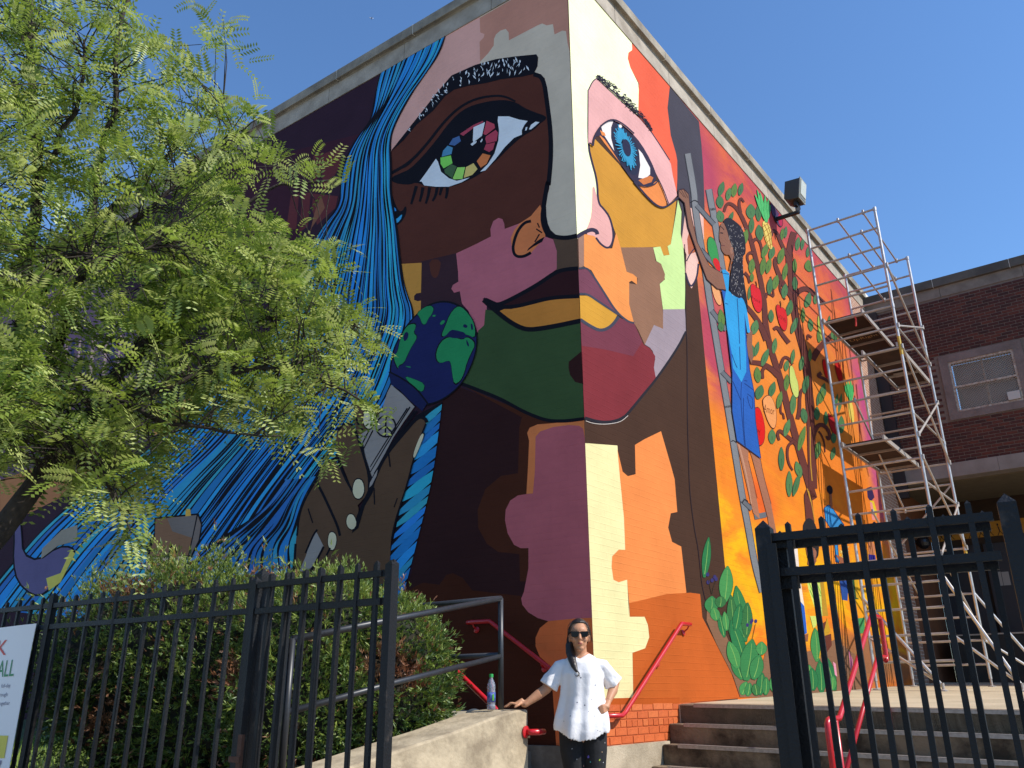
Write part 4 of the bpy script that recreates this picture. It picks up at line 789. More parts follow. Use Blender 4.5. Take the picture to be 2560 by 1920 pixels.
def inframe(s, z):
    c = AX.transposed()@(PW(s, 0, z)-EYE); x, y = CX+FPX*c.x/c.z, CY+FPX*c.y/c.z; return -10 < x < 2570 and -10 < y < 1930
spots.sort(key=lambda q: (not inframe(*q), (PW(q[0], 0, q[1])-EYE).length))
rest = MB()
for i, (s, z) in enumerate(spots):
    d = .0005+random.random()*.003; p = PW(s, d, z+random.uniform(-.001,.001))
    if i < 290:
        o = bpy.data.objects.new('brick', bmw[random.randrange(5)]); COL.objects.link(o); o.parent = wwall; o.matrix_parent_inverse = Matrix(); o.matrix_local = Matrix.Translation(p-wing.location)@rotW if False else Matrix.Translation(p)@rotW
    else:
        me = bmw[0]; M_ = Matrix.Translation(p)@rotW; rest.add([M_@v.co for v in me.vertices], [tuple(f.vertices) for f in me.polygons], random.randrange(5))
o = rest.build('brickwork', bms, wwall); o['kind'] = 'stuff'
for s0 in (0,1.6,3.2,4.8,6.4): wslab(s0, s0+1.592, -.3, .02, ZP0, ZP1).build('band_block', mat('wing_band', '#857a6e', .9, col2='#6a6056', nscale=3), wing)
for s0 in (0,1.5,3.0,4.5,6.0): wslab(s0, s0+1.49, -.34, .085, ZP1+.001, ZP2).build('coping_stone', mat('wing_coping', '#5e5850', .9, col2='#48433d', nscale=2), wing, bevel=.01); wslab(s0+1.491, s0+1.499, -.33, .08, ZP1+.004, ZP2-.004).build('joint', joint_m, wing)
for s0 in (0,2.0,4.0,6.0): wslab(s0, s0+1.995, -.5, .06, ZS0, ZS1-.003).build('soffit_beam', mat('beam_concrete', '#8d8580', .9, col2='#7b726c', nscale=2, bump=.3), wing)
# window with stone surround, steel frame, panes and wire guard
stone = mat('surround_stone', '#7d706b', .9, col2='#685c57', nscale=3, bump=.4)
win = MB(); fw_ = .17
for a in ((WS0,WS1,WZ0,WZ0+fw_*.9),(WS0,WS1,WZ1-fw_,WZ1),(WS0,WS0+fw_,WZ0+fw_*.9,WZ1-fw_),(WS1-fw_,WS1,WZ0+fw_*.9,WZ1-fw_)): wslab(a[0],a[1],-.25,.035,a[2],a[3],win)
win = win.build('window', stone, wing); win['label'] = 'window with stone surround and wire guard'
i0, i1, k0, k1 = WS0+fw_, WS1-fw_, WZ0+fw_*.9, WZ1-fw_
steel = mat('window_steel', '#b9b1a4', .5, col2='#8a6f5a', nscale=20); fr_ = MB()
for a in ((i0,i1,k0,k0+.045),(i0,i1,k1-.045,k1),(i0,i0+.045,k0+.045,k1-.045),(i1-.045,i1,k0+.045,k1-.045),(i0+.045,i1-.045,(k0+k1)/2-.03,(k0+k1)/2+.01)): wslab(a[0],a[1],-.02,.02,a[2],a[3],fr_)
fr_.build('frame', steel, win)
gl_m = mat('window_glass', '#8b8e8c', .3, spec=.4, noise=.35, nscale=3)
for a in ((i0+.05,(i0+i1)/2-.02),((i0+i1)/2+.02,i1-.05)):
    for b in ((k0+.05,(k0+k1)/2-.04),((k0+k1)/2+.02,k1-.05)): wslab(a[0],a[1],-.13,-.12,b[0],b[1]).build('pane', gl_m, win)
mu = MB(); wslab((i0+i1)/2-.018,(i0+i1)/2+.018,-.14,-.10,k0+.05,k1-.05,mu); wslab(i0+.05,i1-.05,-.138,-.102,(k0+k1)/2-.035,(k0+k1)/2+.015,mu); mu.build('mullion', steel, win)
wg = MB(); st_ = .052; W_, H_ = i1-i0, k1-k0
for sg in (1, -1):
    t = -H_
    while t < W_:
        a0 = max(0, t); a1 = min(W_, t+H_)
        if a1 > a0:
            za, zb = (a0-t, a1-t) if sg == 1 else (H_-(a0-t), H_-(a1-t))
            wg.bar(PW(i0+a0, .0, k0+za), PW(i0+a1, .0, k0+zb), .009, .006)
        t += st_
wg.build('wire_guard', mat('guard_wire', '#a5998a', .6, metal=.1), win)
wslab(i1-.27, i1-.05, .02, .05, k0+.05, k0+.22).build('vent_plate', mat('white_plate', '#b8b3ac', .5), win)
wslab(.02, .25, .0, .11, ZS1-.6, ZP0).build('dark_strip', mat('strip_dark', '#241f22', .5), wing)  # plain dark strip up the left end of the wing wall
# porch: soffit, side wall, back wall with doors, raised threshold
BR = 14.9
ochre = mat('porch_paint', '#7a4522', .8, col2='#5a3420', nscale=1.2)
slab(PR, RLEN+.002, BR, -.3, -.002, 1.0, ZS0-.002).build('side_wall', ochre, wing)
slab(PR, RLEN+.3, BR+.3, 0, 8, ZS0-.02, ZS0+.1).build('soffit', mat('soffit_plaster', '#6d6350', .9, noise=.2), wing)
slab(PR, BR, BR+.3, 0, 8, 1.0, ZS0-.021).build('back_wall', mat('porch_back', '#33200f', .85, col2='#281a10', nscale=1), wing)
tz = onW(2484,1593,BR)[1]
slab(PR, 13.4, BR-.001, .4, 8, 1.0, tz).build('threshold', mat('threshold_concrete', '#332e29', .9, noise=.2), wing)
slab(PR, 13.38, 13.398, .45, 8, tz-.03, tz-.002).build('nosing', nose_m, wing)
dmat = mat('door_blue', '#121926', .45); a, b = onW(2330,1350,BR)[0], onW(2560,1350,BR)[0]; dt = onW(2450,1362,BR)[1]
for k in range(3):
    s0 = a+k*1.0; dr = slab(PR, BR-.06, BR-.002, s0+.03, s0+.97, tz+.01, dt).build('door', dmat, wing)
    slab(PR, BR-.1, BR-.061, s0+.84, s0+.9, tz+1.0, tz+1.25).build('handle', steel, dr)
ps = onW(2500,1430,BR); pm = mat('paper_sheet', '#9b938f', .8)
slab(PR, BR-.064, BR-.061, ps[0]-.12, ps[0]+.02, ps[1]-.3, ps[1]).build('notice_sheet', pm, wing); slab(PR, BR-.064, BR-.061, ps[0]+.03, ps[0]+.17, ps[1]-.3, ps[1]-.01).build('notice_sheet', pm, wing)
f0, f1 = onW(2330,1330,BR), onW(2560,1300,BR); zb = onW(2440,1345,BR)[1]; zt = onW(2440,1308,BR)[1]
fz = slab(PR, BR-.02, BR-.001, f0[0]-.3, f1[0]+2, zb, zt).build('frieze', mat('frieze_yellow', '#a8741f', .8), wing); fz['label'] = 'yellow frieze with dark dancing silhouettes above the doors'
rs = random.Random(1); s = f0[0]-.25
while s < f1[0]+1.8:                                            # little running figures
    h = (zt-zb)*.85; P_ = lambda x, y: PR(BR-.024, s+x, zb+y)
    lean = rs.uniform(-.08,.08); sil = MB()
    for (x0,y0,x1,y1,w) in ((0,.35,lean,.72,.09),(0,.36,-.12,.02,.06),(0,.36,.13,.05,.06),(lean,.68,-.16,.6+rs.uniform(-.1,.25),.045),(lean,.68,.16,.6+rs.uniform(-.1,.25),.045),(lean,.78,lean,.95,.12)):
        sil.bar(P_(x0*h/.3*.45,y0*h), P_(x1*h/.3*.45,y1*h), w*h*.9, .002, side=nR)
    sil.build('silhouette', mat('silhouette_black', '#17120e', .8), fz); s += rs.uniform(.17,.26)
cm = MB(); cp = PR(RLEN+.9, .17, 4.15); cm.lathe([(.10,.12),(.13,.06),(.14,0),(.12,-.07),(.07,-.12),(.01,-.14)], cp, n=16); cm.bar(cp-nR*.17+UZ*.05, cp+UZ*.05, .05, .05)
cm.build('porch_lamp', mat('black_lamp', '#16161a', .3), wing, smooth=False)
# plain brick end of the mural wall
def brick_paint():
    m = bpy.data.materials.new('plain_brick_end'); N = Nodes(m); uv = N.n('ShaderNodeUVMap'); uv.uv_map = 'UVMap'
    br = N.n('ShaderNodeTexBrick', Scale=1.0); br.inputs['Brick Width'].default_value = .2045; br.inputs['Row Height'].default_value = .0677; br.inputs['Mortar Size'].default_value = .006
    br.inputs['Color1'].default_value = (.30,.13,.075,1); br.inputs['Color2'].default_value = (.36,.17,.10,1); br.inputs['Mortar'].default_value = (.55,.45,.36,1)
    N.l(uv.outputs[0], br.inputs['Vector']); N.l(br.outputs['Color'], N.b.inputs['Base Color']); N.b.inputs['Roughness'].default_value = .85; return m
f = Feature(WR, 'plain_brick'); f.face_uv([(10.985,1.25),(12.28,1.25),(12.28,ZM),(10.985,ZM)], [(0,1,2,3)], brick_paint()); f.done('unpainted brick end of the sunlit wall')

# ------------------------------------------------------------------ floodlight
LU, LZ_ = 6.66, 9.10
lamp = empty('floodlight', PR(LU,0,LZ_), 'square floodlight on a black arm just under the coping of the sunlit wall', 'floodlight')
blk = mat('black_metal', '#15151a', .45, spec=.5)
mb = MB(); mb.lathe([(.07,0),(.07,.03)], PR(LU,.004,LZ_), nR, 12); mb.bar(PR(LU,.02,LZ_), PR(LU,.44,LZ_-.01), .055, .055); mb.bar(PR(LU,.42,LZ_-.03), PR(LU,.42,LZ_+.2), .06, .05); mb.build('arm', blk, lamp)
mb = MB(); mb.bar(PR(LU-.1,.42,LZ_+.13), PR(LU+.1,.42,LZ_+.13), .05, .09); mb.build('yoke', blk, lamp)
c0 = PR(LU,.42,LZ_+.40); ax, ay, az = dR, (nR*.985-UZ*.17).normalized(), None; az = ax.cross(ay)*-1
if az.z < 0: az = -az
mb = MB(); b = lambda x, y, z: c0+ax*x+ay*y+az*z
prof = [(-.14,-.17),(-.06,-.21),(.10,-.205),(.12,-.19),(.12,.19),(-.14,.17)]
mb.prism([b(-.155, y, z) for y, z in prof], ax*.31); mb.build('housing', mat('lamp_housing', '#3f3e3b', .5, metal=.2), lamp, bevel=.008)
mb = MB(); mb.prism([b(-.16, y, z) for y, z in ((.121,-.205),(.14,-.205),(.14,.205),(.121,.205))], ax*.32); mb.build('bezel', mat('lamp_bezel', '#8f8f84', .5), lamp, bevel=.004)
mb = MB(); mb.prism([b(-.125, y, z) for y, z in ((.141,-.12),(.152,-.11),(.152,.165),(.141,.175))], ax*.25); mb.build('lens', mat('lamp_lens', '#c9c8b4', .25, noise=.1, nscale=5), lamp)
mb = MB(); mb.prism([b(-.14, y, z) for y, z in ((.141,-.175),(.145,-.175),(.145,-.135),(.141,-.135))], ax*.28); mb.build('rating_strip', mat('lamp_strip', '#77756a', .5), lamp)
MB().tube([b(-.15,-.14,-.2), PR(LU-.16,.3,LZ_+.1), PR(LU-.2,.16,LZ_+.35), PR(LU-.2,.05,LZ_+.7)], .006, 6).build('cable', blk, lamp)

# ------------------------------------------------------------------ scaffold tower
alu = mat('scaffold_aluminium', '#d4cec8', .36, metal=.55, noise=.25, nscale=9)
ply = mat('scaffold_plywood', '#3c281e', .8, col2='#2a1b14', nscale=6); alu2 = mat('scaffold_dull', '#b9afa7', .45, metal=.35, noise=.2, nscale=14)
U0, U1, S0, S1, TOPZ = 7.5, 9.75, .30, 1.50, 9.15
scaf = empty('scaffold_tower', PR(8.6,.9,1.1), 'tall aluminium scaffold tower with brown plywood decks beside the sunlit wall', 'scaffold')
LEG = {}
for u in (U0, U1):
    for s in (S0, S1):
        zf = lz(u, s); mb = MB(); mb.tube([PR(u,s,zf+.12), PR(u,s,TOPZ)], .025, 10)
        z = TOPZ
        while z > 2: mb.tube([PR(u,s,z-.035), PR(u,s,z+.03)], .031, 10); z -= 1.9
        lg = mb.build('leg', alu, scaf, smooth=False)
        MB().lathe([(.06,0),(.06,.012),(.018,.02),(.018,.16)], PR(u,s,zf), UZ, 12).build('base_plate', alu2, lg)
z = TOPZ; rungs = []
while z > 1.5:
    for u in (U0, U1):
        MB().tube([PR(u,S0,z), PR(u,S1,z)], .0195, 8).build('rung', alu2, scaf)
    rungs.append(z); z -= .38
def rail(name, a, b, r=.016, hooks=True):
    mb = MB(); mb.tube([PR(*a), PR(*b)], r, 8)
    if hooks:
        for q in (a, b): mb.tube([PR(q[0],q[1],q[2]-.03), PR(q[0],q[1],q[2]+.05)], .022, 8)
    return mb.build(name, alu2, scaf)
for zi, s in ((0,.86),(0,1.30),(1,1.22),(2,.95)): rail('guard_rail', (U0,s,rungs[zi]), (U1,s,rungs[min(zi+0,len(rungs)-1)]))
for za, zb in ((3,6),(6,4),(7,11),(11,8),(12,15),(16,13),(16,19)):
    rail('brace', (U0,S1+.03,rungs[za]), (U1,S1+.03,rungs[zb]), .018)
for za, zb in ((9,13),(14,17)): rail('brace', (U0,S0+.35,rungs[za]), (U1,S0+.35,rungs[zb]), .016)
for zi in (6,10,13): 
    a, b = PR(U0,S1,rungs[zi]), PR(U1,S1,rungs[zi]+.02); MB().tube([a, b], .018, 8).build('ledger', alu2, scaf)
def deck(zi, s0, s1, txt=False):
    z = rungs[zi]+.02; mb = MB(); q = [PR(U0+.06,s0+.03,z+.03), PR(U1-.06,s0+.03,z+.03), PR(U1-.06,s1-.03,z+.03), PR(U0+.06,s1-.03,z+.03)]
    if (q[1]-q[0]).cross(q[2]-q[0]).z < 0: q.reverse()
    dk = mb.hexa(q, [p+UZ*.014 for p in q]).build('deck', ply, scaf)
    for s in (s0, s1): MB().bar(PR(U0-.03,s,z+.03), PR(U1+.03,s,z+.03), .03, .08).build('side_rail', alu2, dk)
    for k in range(4): MB().bar(PR(U0+.1+k*.68,s0+.02,z+.012), PR(U0+.1+k*.68,s1-.02,z+.012), .04, .03, side=UZ).build('cross_bar', alu2, dk)
    if txt:
        tb = MB(); text_faces(tb, 'UpRight', PR(U0+1.25,s0+.09,z+.026), nR, -dR, .155); tb.build('maker_lettering', mat('gold_print', '#b0905c', .6), dk)
    return dk
deck(5, .34, 1.0, True); deck(7, .9, 1.46); deck(11, .34, 1.0)
MB().add([PR(U0+1.3,1.05,rungs[7]+.047-.02),PR(U0+1.55,1.05,rungs[7]+.027),PR(U0+1.55,1.3,rungs[7]+.027),PR(U0+1.3,1.3,rungs[7]+.027)],[(0,1,2,3)]).build('warning_label', mat('label_grey', '#7f7a76', .7), scaf)
for (u, s, zt_, fu, fs) in ((U0,S1,2.75,7.0,2.3),(U0,S0,2.5,6.9,1.35),(U1,S1,2.7,10.3,2.3)):
    e = PR(fu,fs,lz(fu,fs)+.06); rg = MB().tube([PR(u,s,zt_), e], .024, 8).build('outrigger', alu, scaf)
    MB().tube([PR(u,s,lz(u,s)+.75), e+UZ*.02], .02, 8).build('outrigger_strut', alu, rg); MB().lathe([(.055,-.06),(.055,-.045),(.02,-.03),(.02,.05)], e, UZ, 10).build('foot', alu2, rg)
MB().tube([PR(U1,S1,rungs[12]), PR(U1,S0,rungs[15])], .018, 8).build('brace', alu2, scaf)
yl = mat('yellow_sticker', '#c8a640', .5)
for s, z in ((S1, 6.35), (S1, 3.2)): MB().tube([PR(U0 if z > 5 else U1,s,z), PR(U0 if z > 5 else U1,s,z+.33)], .0262, 10).build('sticker', yl, scaf)
rp2 = PR(U0+.02,.86,rungs[5]+.03); MB().tube([rp2, rp2-UZ*.1+nR*.02, rp2-UZ*.22], .014, 6).build('rope_tag', mat('red_cord', '#d8453c', .7), scaf)
# ------------------------------------------------------------------ lawn bank behind the left fence
def PFi(t, d, z): return PF(t, -d, z)                         # d behind the fence line
def onF(x, y, s=0): p = hit(x, y, fo+fn*s, fn)-fo; return (p.dot(fd), p.z)
for o in list(bpy.data.objects):
    if o.name == 'lawn': bpy.data.objects.remove(o)
def bank(p):
    d = -(p-fo).dot(fn); t = (p-fo).dot(fd); k = min(1, max(0, (-t-.9)/1.6)); return .02+k*(.30+min(.75, max(0, d)*.125))
mb = MB(); NX, NY = 40, 18; gp = []
for j in range(NY+1):
    for i in range(NX+1):
        a = PF(-.35-i*.34, .25, 0); l = PL(max(.75, .75+i*.36), .046, 0); p = a.lerp(l, j/NY); p.z = bank(p)+.03*math.sin(i*1.7+j*2.3)*(0 < j < NY); gp.append(p)
mb.add(gp, [(j*(NX+1)+i, j*(NX+1)+i+1, (j+1)*(NX+1)+i+1, (j+1)*(NX+1)+i) for j in range(NY) for i in range(NX)])
lawn = struct(mb.build('lawn', mat('lawn_soil', '#4c5a2a', .95), smooth=True))
gr = MB(); rg = random.Random(21)
for k in range(14000):
    x, y = rg.uniform(-40, 260), 0; t = rg.uniform(-7.5, -1.8); d = rg.uniform(.1, 6.5); p = PFi(t, d, 0); p.z = bank(p)
    if (p-COR).dot(nL) < .1: continue
    h = rg.uniform(.05, .14); a = rg.uniform(0, 6.28); w = rg.uniform(.004, .008); sd = V((math.cos(a), math.sin(a), 0)); ln = V((rg.uniform(-.05,.05), rg.uniform(-.05,.05), 0))
    gr.add([p-sd*w, p+sd*w, p+ln+UZ*h], [(0,1,2)])
go = gr.build('grass', mat('grass_blade', (.20,.29,.04), .6)); go['kind'] = 'stuff'; tag(go, 'bright mown grass showing between the bars at the lower left', 'grass')

# ------------------------------------------------------------------ ramp wall, platform and side stair
RS = .22; WB = -.17                                             # lit face, back face (s in the right-wall frame)
rw = empty('ramp_wall', PR(-2.2,0,0), 'low concrete ramp wall with a sloping top beside the woman', 'wall')
top = [(-1.27,1.018),(-1.42,1.012),(-1.62,.982),(-2.08,.893),(-2.56,.812),(-3.3,.68)]
mb = MB(); n = len(top); vs = []
for u, z in top: vs += [PR(u,RS,0), PR(u,RS,z), PR(u,WB,z), PR(u,WB,0)]
fs = [(0,1,2,3)[::-1], tuple(4*(n-1)+q for q in range(4))]
for i in range(n-1):
    for q in range(4): fs.append((4*i+q, 4*i+(q+1)%4, 4*i+4+(q+1)%4, 4*i+4+q))
mb.add(vs, fs); wbody = mb.build('body', mat('ramp_concrete', '#bba98c', .9, col2='#8a7a63', nscale=4.2, bump=.7, bscale=26, lo=.34, hi=.58, detail=12), rw, bevel=.015)
bm = bmesh.new(); bm.from_mesh(wbody.data); bmesh.ops.recalc_face_normals(bm, faces=bm.faces); bm.to_mesh(wbody.data); bm.free()
plat = empty('side_platform', PR(-1.6,-1.6,0), 'dark concrete platform behind the ramp wall against the shaded mural', 'platform')
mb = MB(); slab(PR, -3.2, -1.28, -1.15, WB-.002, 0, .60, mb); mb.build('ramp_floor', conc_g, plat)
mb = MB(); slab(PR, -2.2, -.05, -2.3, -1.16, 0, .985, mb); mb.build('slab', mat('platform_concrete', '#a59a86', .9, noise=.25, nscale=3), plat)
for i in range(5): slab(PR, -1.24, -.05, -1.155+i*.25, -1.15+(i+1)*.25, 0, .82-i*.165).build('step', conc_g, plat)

# black pipe railing on the ramp wall
pb = mat('pipe_black', '#2a2b2f', .42, spec=.6, noise=.3, nscale=30)
pr_ = empty('pipe_railing', PR(-1.4,.02,1.0), 'black pipe railing on top of the sloping ramp wall', 'railing')
SR = .03; pu = onR(1252,1600,SR)[0]
MB().tube([PR(pu,SR,1.0), PR(pu,SR,1.815)], .021, 12).build('post', pb, pr_, smooth=True)
MB().tube([PR(pu-1.95,SR,.62), PR(pu-1.95,SR,1.43)], .021, 12).build('post', pb, pr_, smooth=True)
MB().tube([PR(pu,SR,1.815), PR(pu-1.08,SR,1.6), PR(pu-1.95,SR,1.425)], .021, 12).build('top_rail', pb, pr_, smooth=True)
MB().tube([PR(pu,SR,1.39), PR(pu-1.08,SR,1.2), PR(pu-1.95,SR,1.03)], .019, 12).build('mid_rail', pb, pr_, smooth=True)
MB().tube([PR(pu,SR,1.815), PR(pu-.02,-1.3,1.815), PR(pu-.05,-2.6,1.815)], .021, 12).build('top_rail', pb, pr_, smooth=True)
MB().tube([PR(pu,SR,1.40), PR(pu-.02,-1.3,1.40), PR(pu-.05,-2.6,1.40)], .019, 12).build('mid_rail', pb, pr_, smooth=True)
MB().tube([PR(pu-.05,-1.5,.985), PR(pu-.05,-1.5,1.815)], .021, 12).build('post', pb, pr_, smooth=True)

# ------------------------------------------------------------------ red handrails
red = mat('red_rail_paint', '#c01a22', .3, spec=.6, noise=.12, nscale=25)
def bend(p, k=3): return p
def handrail(name, pts_, label, brackets=(), r=.021):
    e = empty(name, pts_[len(pts_)//2], label, 'handrail')
    MB().tube(pts_, r, 12).build('rail', red, e, smooth=True)
    for a, b in brackets:
        MB().tube([a, a-UZ*.035+(b-a)*.35, b-UZ*.05], .008, 8).build('bracket', red, e); d = (b-a).normalized()
        MB().lathe([(.032,0),(.032,.008),(.012,.02)], b-UZ*.05, -d, 12).build('flange', red, e)
    return e
S_ = .085
a, b, c, d = onR(1726,1561,S_), onR(1704,1559,S_), onR(1558,1789,S_), onR(1510,1790,S_)
q = lambda p, s=S_: PR(p[0], s, p[1])
handrail('red_handrail', [q(a), q(b), q(((b[0]*.97+c[0]*.03),(b[1]*.97+c[1]*.03))), q(((b[0]*.03+c[0]*.97),(b[1]*.03+c[1]*.97))), q((c[0]-.02,c[1])), q(d)], 'shiny red handrail sloping up the orange wall behind the woman',
         [(q((a[0]-.02,a[1])), PR(a[0]-.02,.003,a[1]-.03)), (q(((b[0]*.62+c[0]*.38),(b[1]*.62+c[1]*.38))), PR(b[0]*.62+c[0]*.38+.04,.003,b[1]*.62+c[1]*.38-.03))])
a, b, c, d = onL(1170,1556,.08), onL(1224,1553,.08), onL(1408,1697,.08), (.10, 1.12)
ql = lambda p, s=.08: PL(p[0], s, p[1])
handrail('red_handrail', [PL(a[0]+.005,.012,a[1]), ql((a[0]+.003,a[1])), ql((a[0]-.04,a[1])), ql(b), ql((b[0]*.96+c[0]*.04,b[1]*.96+c[1]*.04)), ql(c), ql((.22,c[1]-.10))], 'red handrail in shade sloping down the dark brown wall',
         [(ql((a[0]-.05,a[1])), PL(a[0]-.05,.003,a[1]-.02)), (ql((b[0]*.3+c[0]*.7,b[1]*.3+c[1]*.7)), PL(b[0]*.3+c[0]*.7,.003,b[1]*.3+c[1]*.7-.02))])
sp = 1.18; a, b = onL(1085,1622,sp), onL(1234,1768,sp)
e = onR(1322,1812,-.02); hz = PR(-1.255,-.02,e[1])
handrail('red_handrail', [PL(a[0]+.25,sp,a[1]+.17), PL(a[0],sp,a[1]), PL(b[0],sp,b[1]), PL(b[0]-.12,sp,b[1]-.10)], 'bright red handrail dropping behind the green capped bottle', [(PL(a[0]-.1,sp,a[1]-.07), PL(a[0]-.1,sp+.08,a[1]-.1))])
h0 = PR(-1.31,RS+.004,.865); h1 = PR(-1.26,RS+.05,.862)
he = empty('handrail_end', h0, 'short red handrail stub with round flange on the end of the concrete wall', 'handrail')
MB().lathe([(.042,0),(.042,.01),(.022,.016)], h0, nR, 16).build('flange', red, he); MB().tube([h0+nR*.01, h0+nR*.05+dR*.01, h0+nR*.075+dR*.06, h0+nR*.07+dR*.13], [.02,.021,.022,.021], 12).build('rail', red, he, smooth=True)
MB().lathe([(.01,0),(.01,.015),(.002,.02)], h0+nR*.012-UZ*.03+dR*.01, nR, 8).build('bolt', mat('bolt_steel', '#b8a890', .4, metal=.8), he)
# double rail on the entrance steps
SC_ = 2.0; sr = empty('stair_rail', PR(.8,SC_,.5), 'red two bar stair railing standing on the entrance steps behind the fence', 'railing')
def zst(u): return max(0, LZ0-RI*max(0, math.ceil((SU-u)/TR-1e-6)))-.018*SC_
g = lambda u, z: PR(u, SC_, z)
MB().tube([g(-.12,.02), g(-.12,.87), g(-.115,.905), g(-.09,.93), g(-.05,.937), g(.16,.937), g(.18,.948), g(1.40,1.735), g(1.43,1.75), g(1.66,1.752), g(1.69,1.745), g(1.70,1.715), g(1.70,1.42), g(1.69,1.39), g(1.66,1.38)], .021, 12).build('top_rail', red, sr, smooth=True)
MB().tube([g(.10,.55), g(1.43,1.41), g(1.66,1.41)], .018, 12).build('mid_rail', red, sr, smooth=True)
for u in (.07, 1.5): MB().tube([g(u, zst(u)), g(u, .937 if u < .2 else 1.75)], .02, 12).build('post', red, sr, smooth=True)

# ------------------------------------------------------------------ black picket fence and open gates
fm = mat('fence_black', '#101012', .5, spec=.35, col2='#3c3530', nscale=7, detail=9, lo=.30, hi=.40, bump=.35, bscale=90)
def picket_mesh(h, w):
    mb = MB(); mb.hexa([(-w/2,-w/2,0),(w/2,-w/2,0),(w/2,w/2,0),(-w/2,w/2,0)], [(-w/2,-w/2,h-w*.6),(w/2,-w/2,h-w*.6),(w/2,w/2,h-w*.6),(-w/2,w/2,h-w*.6)])
    k = len(mb.v); mb.v += [(-w/2,-w/2,h-w*.6),(w/2,-w/2,h-w*.6),(w/2,w/2,h-w*.6),(-w/2,w/2,h-w*.6),(0,0,h)]; mb.f += [(k,k+1,k+4),(k+1,k+2,k+4),(k+2,k+3,k+4),(k+3,k,k+4)]; mb.mi += [0]*4
    me = bpy.data.meshes.new('picket'); me.from_pydata(mb.v, [], mb.f); me.materials.append(fm); return me
FS = .8; zs = lambda z: CAMZ+(z-CAMZ)*FS
PK, PST, PSB = picket_mesh(1.76, .0215), picket_mesh(1.815, .044), picket_mesh(1.82, .064)
rotF = Matrix(((fd.x, fn.x, 0), (fd.y, fn.y, 0), (0,0,1))).to_4x4()
def upright(name, me, t, s, z, parent):
    o = bpy.data.objects.new(name, me); COL.objects.link(o); o.parent = parent; o.matrix_parent_inverse = Matrix.Translation(-parent.location); o.matrix_basis = Matrix.Translation(PF(t, s, z))@rotF@Matrix.Rotation(random.gauss(0,.0035), 4, 'X')@Matrix.Rotation(random.gauss(0,.0035), 4, 'Y')@Matrix.Rotation(random.gauss(0,.05), 4, 'Z'); return o
def fence(name, t0, t1, s, n, label, posts, dz=0, off=0):
    t0 *= FS; t1 *= FS; s *= FS; dz *= FS; e = empty(name, PF((t0+t1)/2, s, 0), label, 'gate' if 'gate' in name else 'fence')
    for z, h in ((zs(1.905)+dz, .033), (zs(1.72)+dz, .033), (.18, .033)):
        MB().box(PF(t0, s-.014, z-h/2), fd*(t1-t0), fn*.028, UZ*h).build('rail', fm, e)
    for i in range(n):
        t = t0+(t1-t0)*(i+.5+off)/n; upright('picket', PK, t, s, .052+dz+random.uniform(-.006,.006), e)
    for t, me, z in posts: upright('post', me, t*FS, s, z*FS, e)
    return e
fence('iron_fence', -8.3, -3.94, 0, 22, 'far left stretch of black picket fence behind the white banner', [(-6.1,PST,0)])
fence('iron_fence', -3.86, -1.27, 0, 13, 'black picket fence in front of the tall juniper hedge', [(-3.9,PST,.03)])
fence('iron_fence', -1.21, -.07, 0, 7, 'short black fence panel ending at the gateway post left of the railing', [(-1.24,PSB,.03),(-.0,PST,.005)])
gl_ = fence('iron_gate', -1.16, -.0, .11, 7, 'black gate leaf folded open flat against the left fence panel', [(-1.2,PST,-.04),(.06,PST,-.02)], dz=-.02, off=.2)
MB().box(PF(-1.22*FS,.112,.78), fd*.08, fn*.03, UZ*.03).build('latch', mat('rusty_steel', '#5a3a2a', .8, noise=.4, nscale=40), gl_); MB().box(PF(-1.16*FS,.112,.70), fd*.03, fn*.02, UZ*.22).build('bolt_bar', MATS['rusty_steel'], gl_)
fence('iron_fence', 2.56, 3.60, 0, 6, 'black fence panel in front of the entrance steps', [(2.52,PSB,-.01)], dz=-.015)
gr_ = fence('iron_gate', 2.60, 3.58, -.10, 6, 'black gate leaf folded back behind the right fence panel', [(2.575,PST,-.05)], dz=-.045, off=.32)
for z in (1.69, 1.52, .35): MB().box(PF(2.5*FS,-.05,z), fd*.13, fn*.03, UZ*.05).build('hinge', fm, gr_)
MB().box(PF(2.54*FS,.045,0), fd*.04, fn*.010, UZ*1.7).build('stop_bar', fm, gr_)
fence('iron_fence', 3.74, 8.6, 0, 28, 'black fence running out of view past the big right hand post', [(3.665,PSB,-.005),(6.2,PSB,0)], dz=-.015)

# ------------------------------------------------------------------ banner on the fence
bn = empty('banner', PF(-4.0,.04,0), 'white printed vinyl banner tied to the fence at the lower left corner', 'banner')
tr, zt_ = onF(82,1563,.05); tb_, zb_ = onF(33,1920,.05); tr = (tr+tb_)/2
bw, b0, b1 = 1.3, .35, zt_+.01; mb = MB(); NN, MM = 24, 20
def bp_(x, z, o=0): return PF(tr-bw*(1-x), .045+o+.012*math.sin(x*7+z*2)*(.4+z), b0+(b1-b0)*z-.01*math.sin(x*3.1))
vs = [bp_(i/NN, j/MM) for j in range(MM+1) for i in range(NN+1)]; k = len(vs); vs += [p-fn*.003 for p in vs]
fs = [(j*(NN+1)+i, j*(NN+1)+i+1, (j+1)*(NN+1)+i+1, (j+1)*(NN+1)+i) for j in range(MM) for i in range(NN)]
mb.add(vs, fs+[tuple(k+q for q in reversed(f)) for f in fs]); mb.build('sheet', mat('banner_vinyl', '#f2efee', .5), bn, smooth=True)
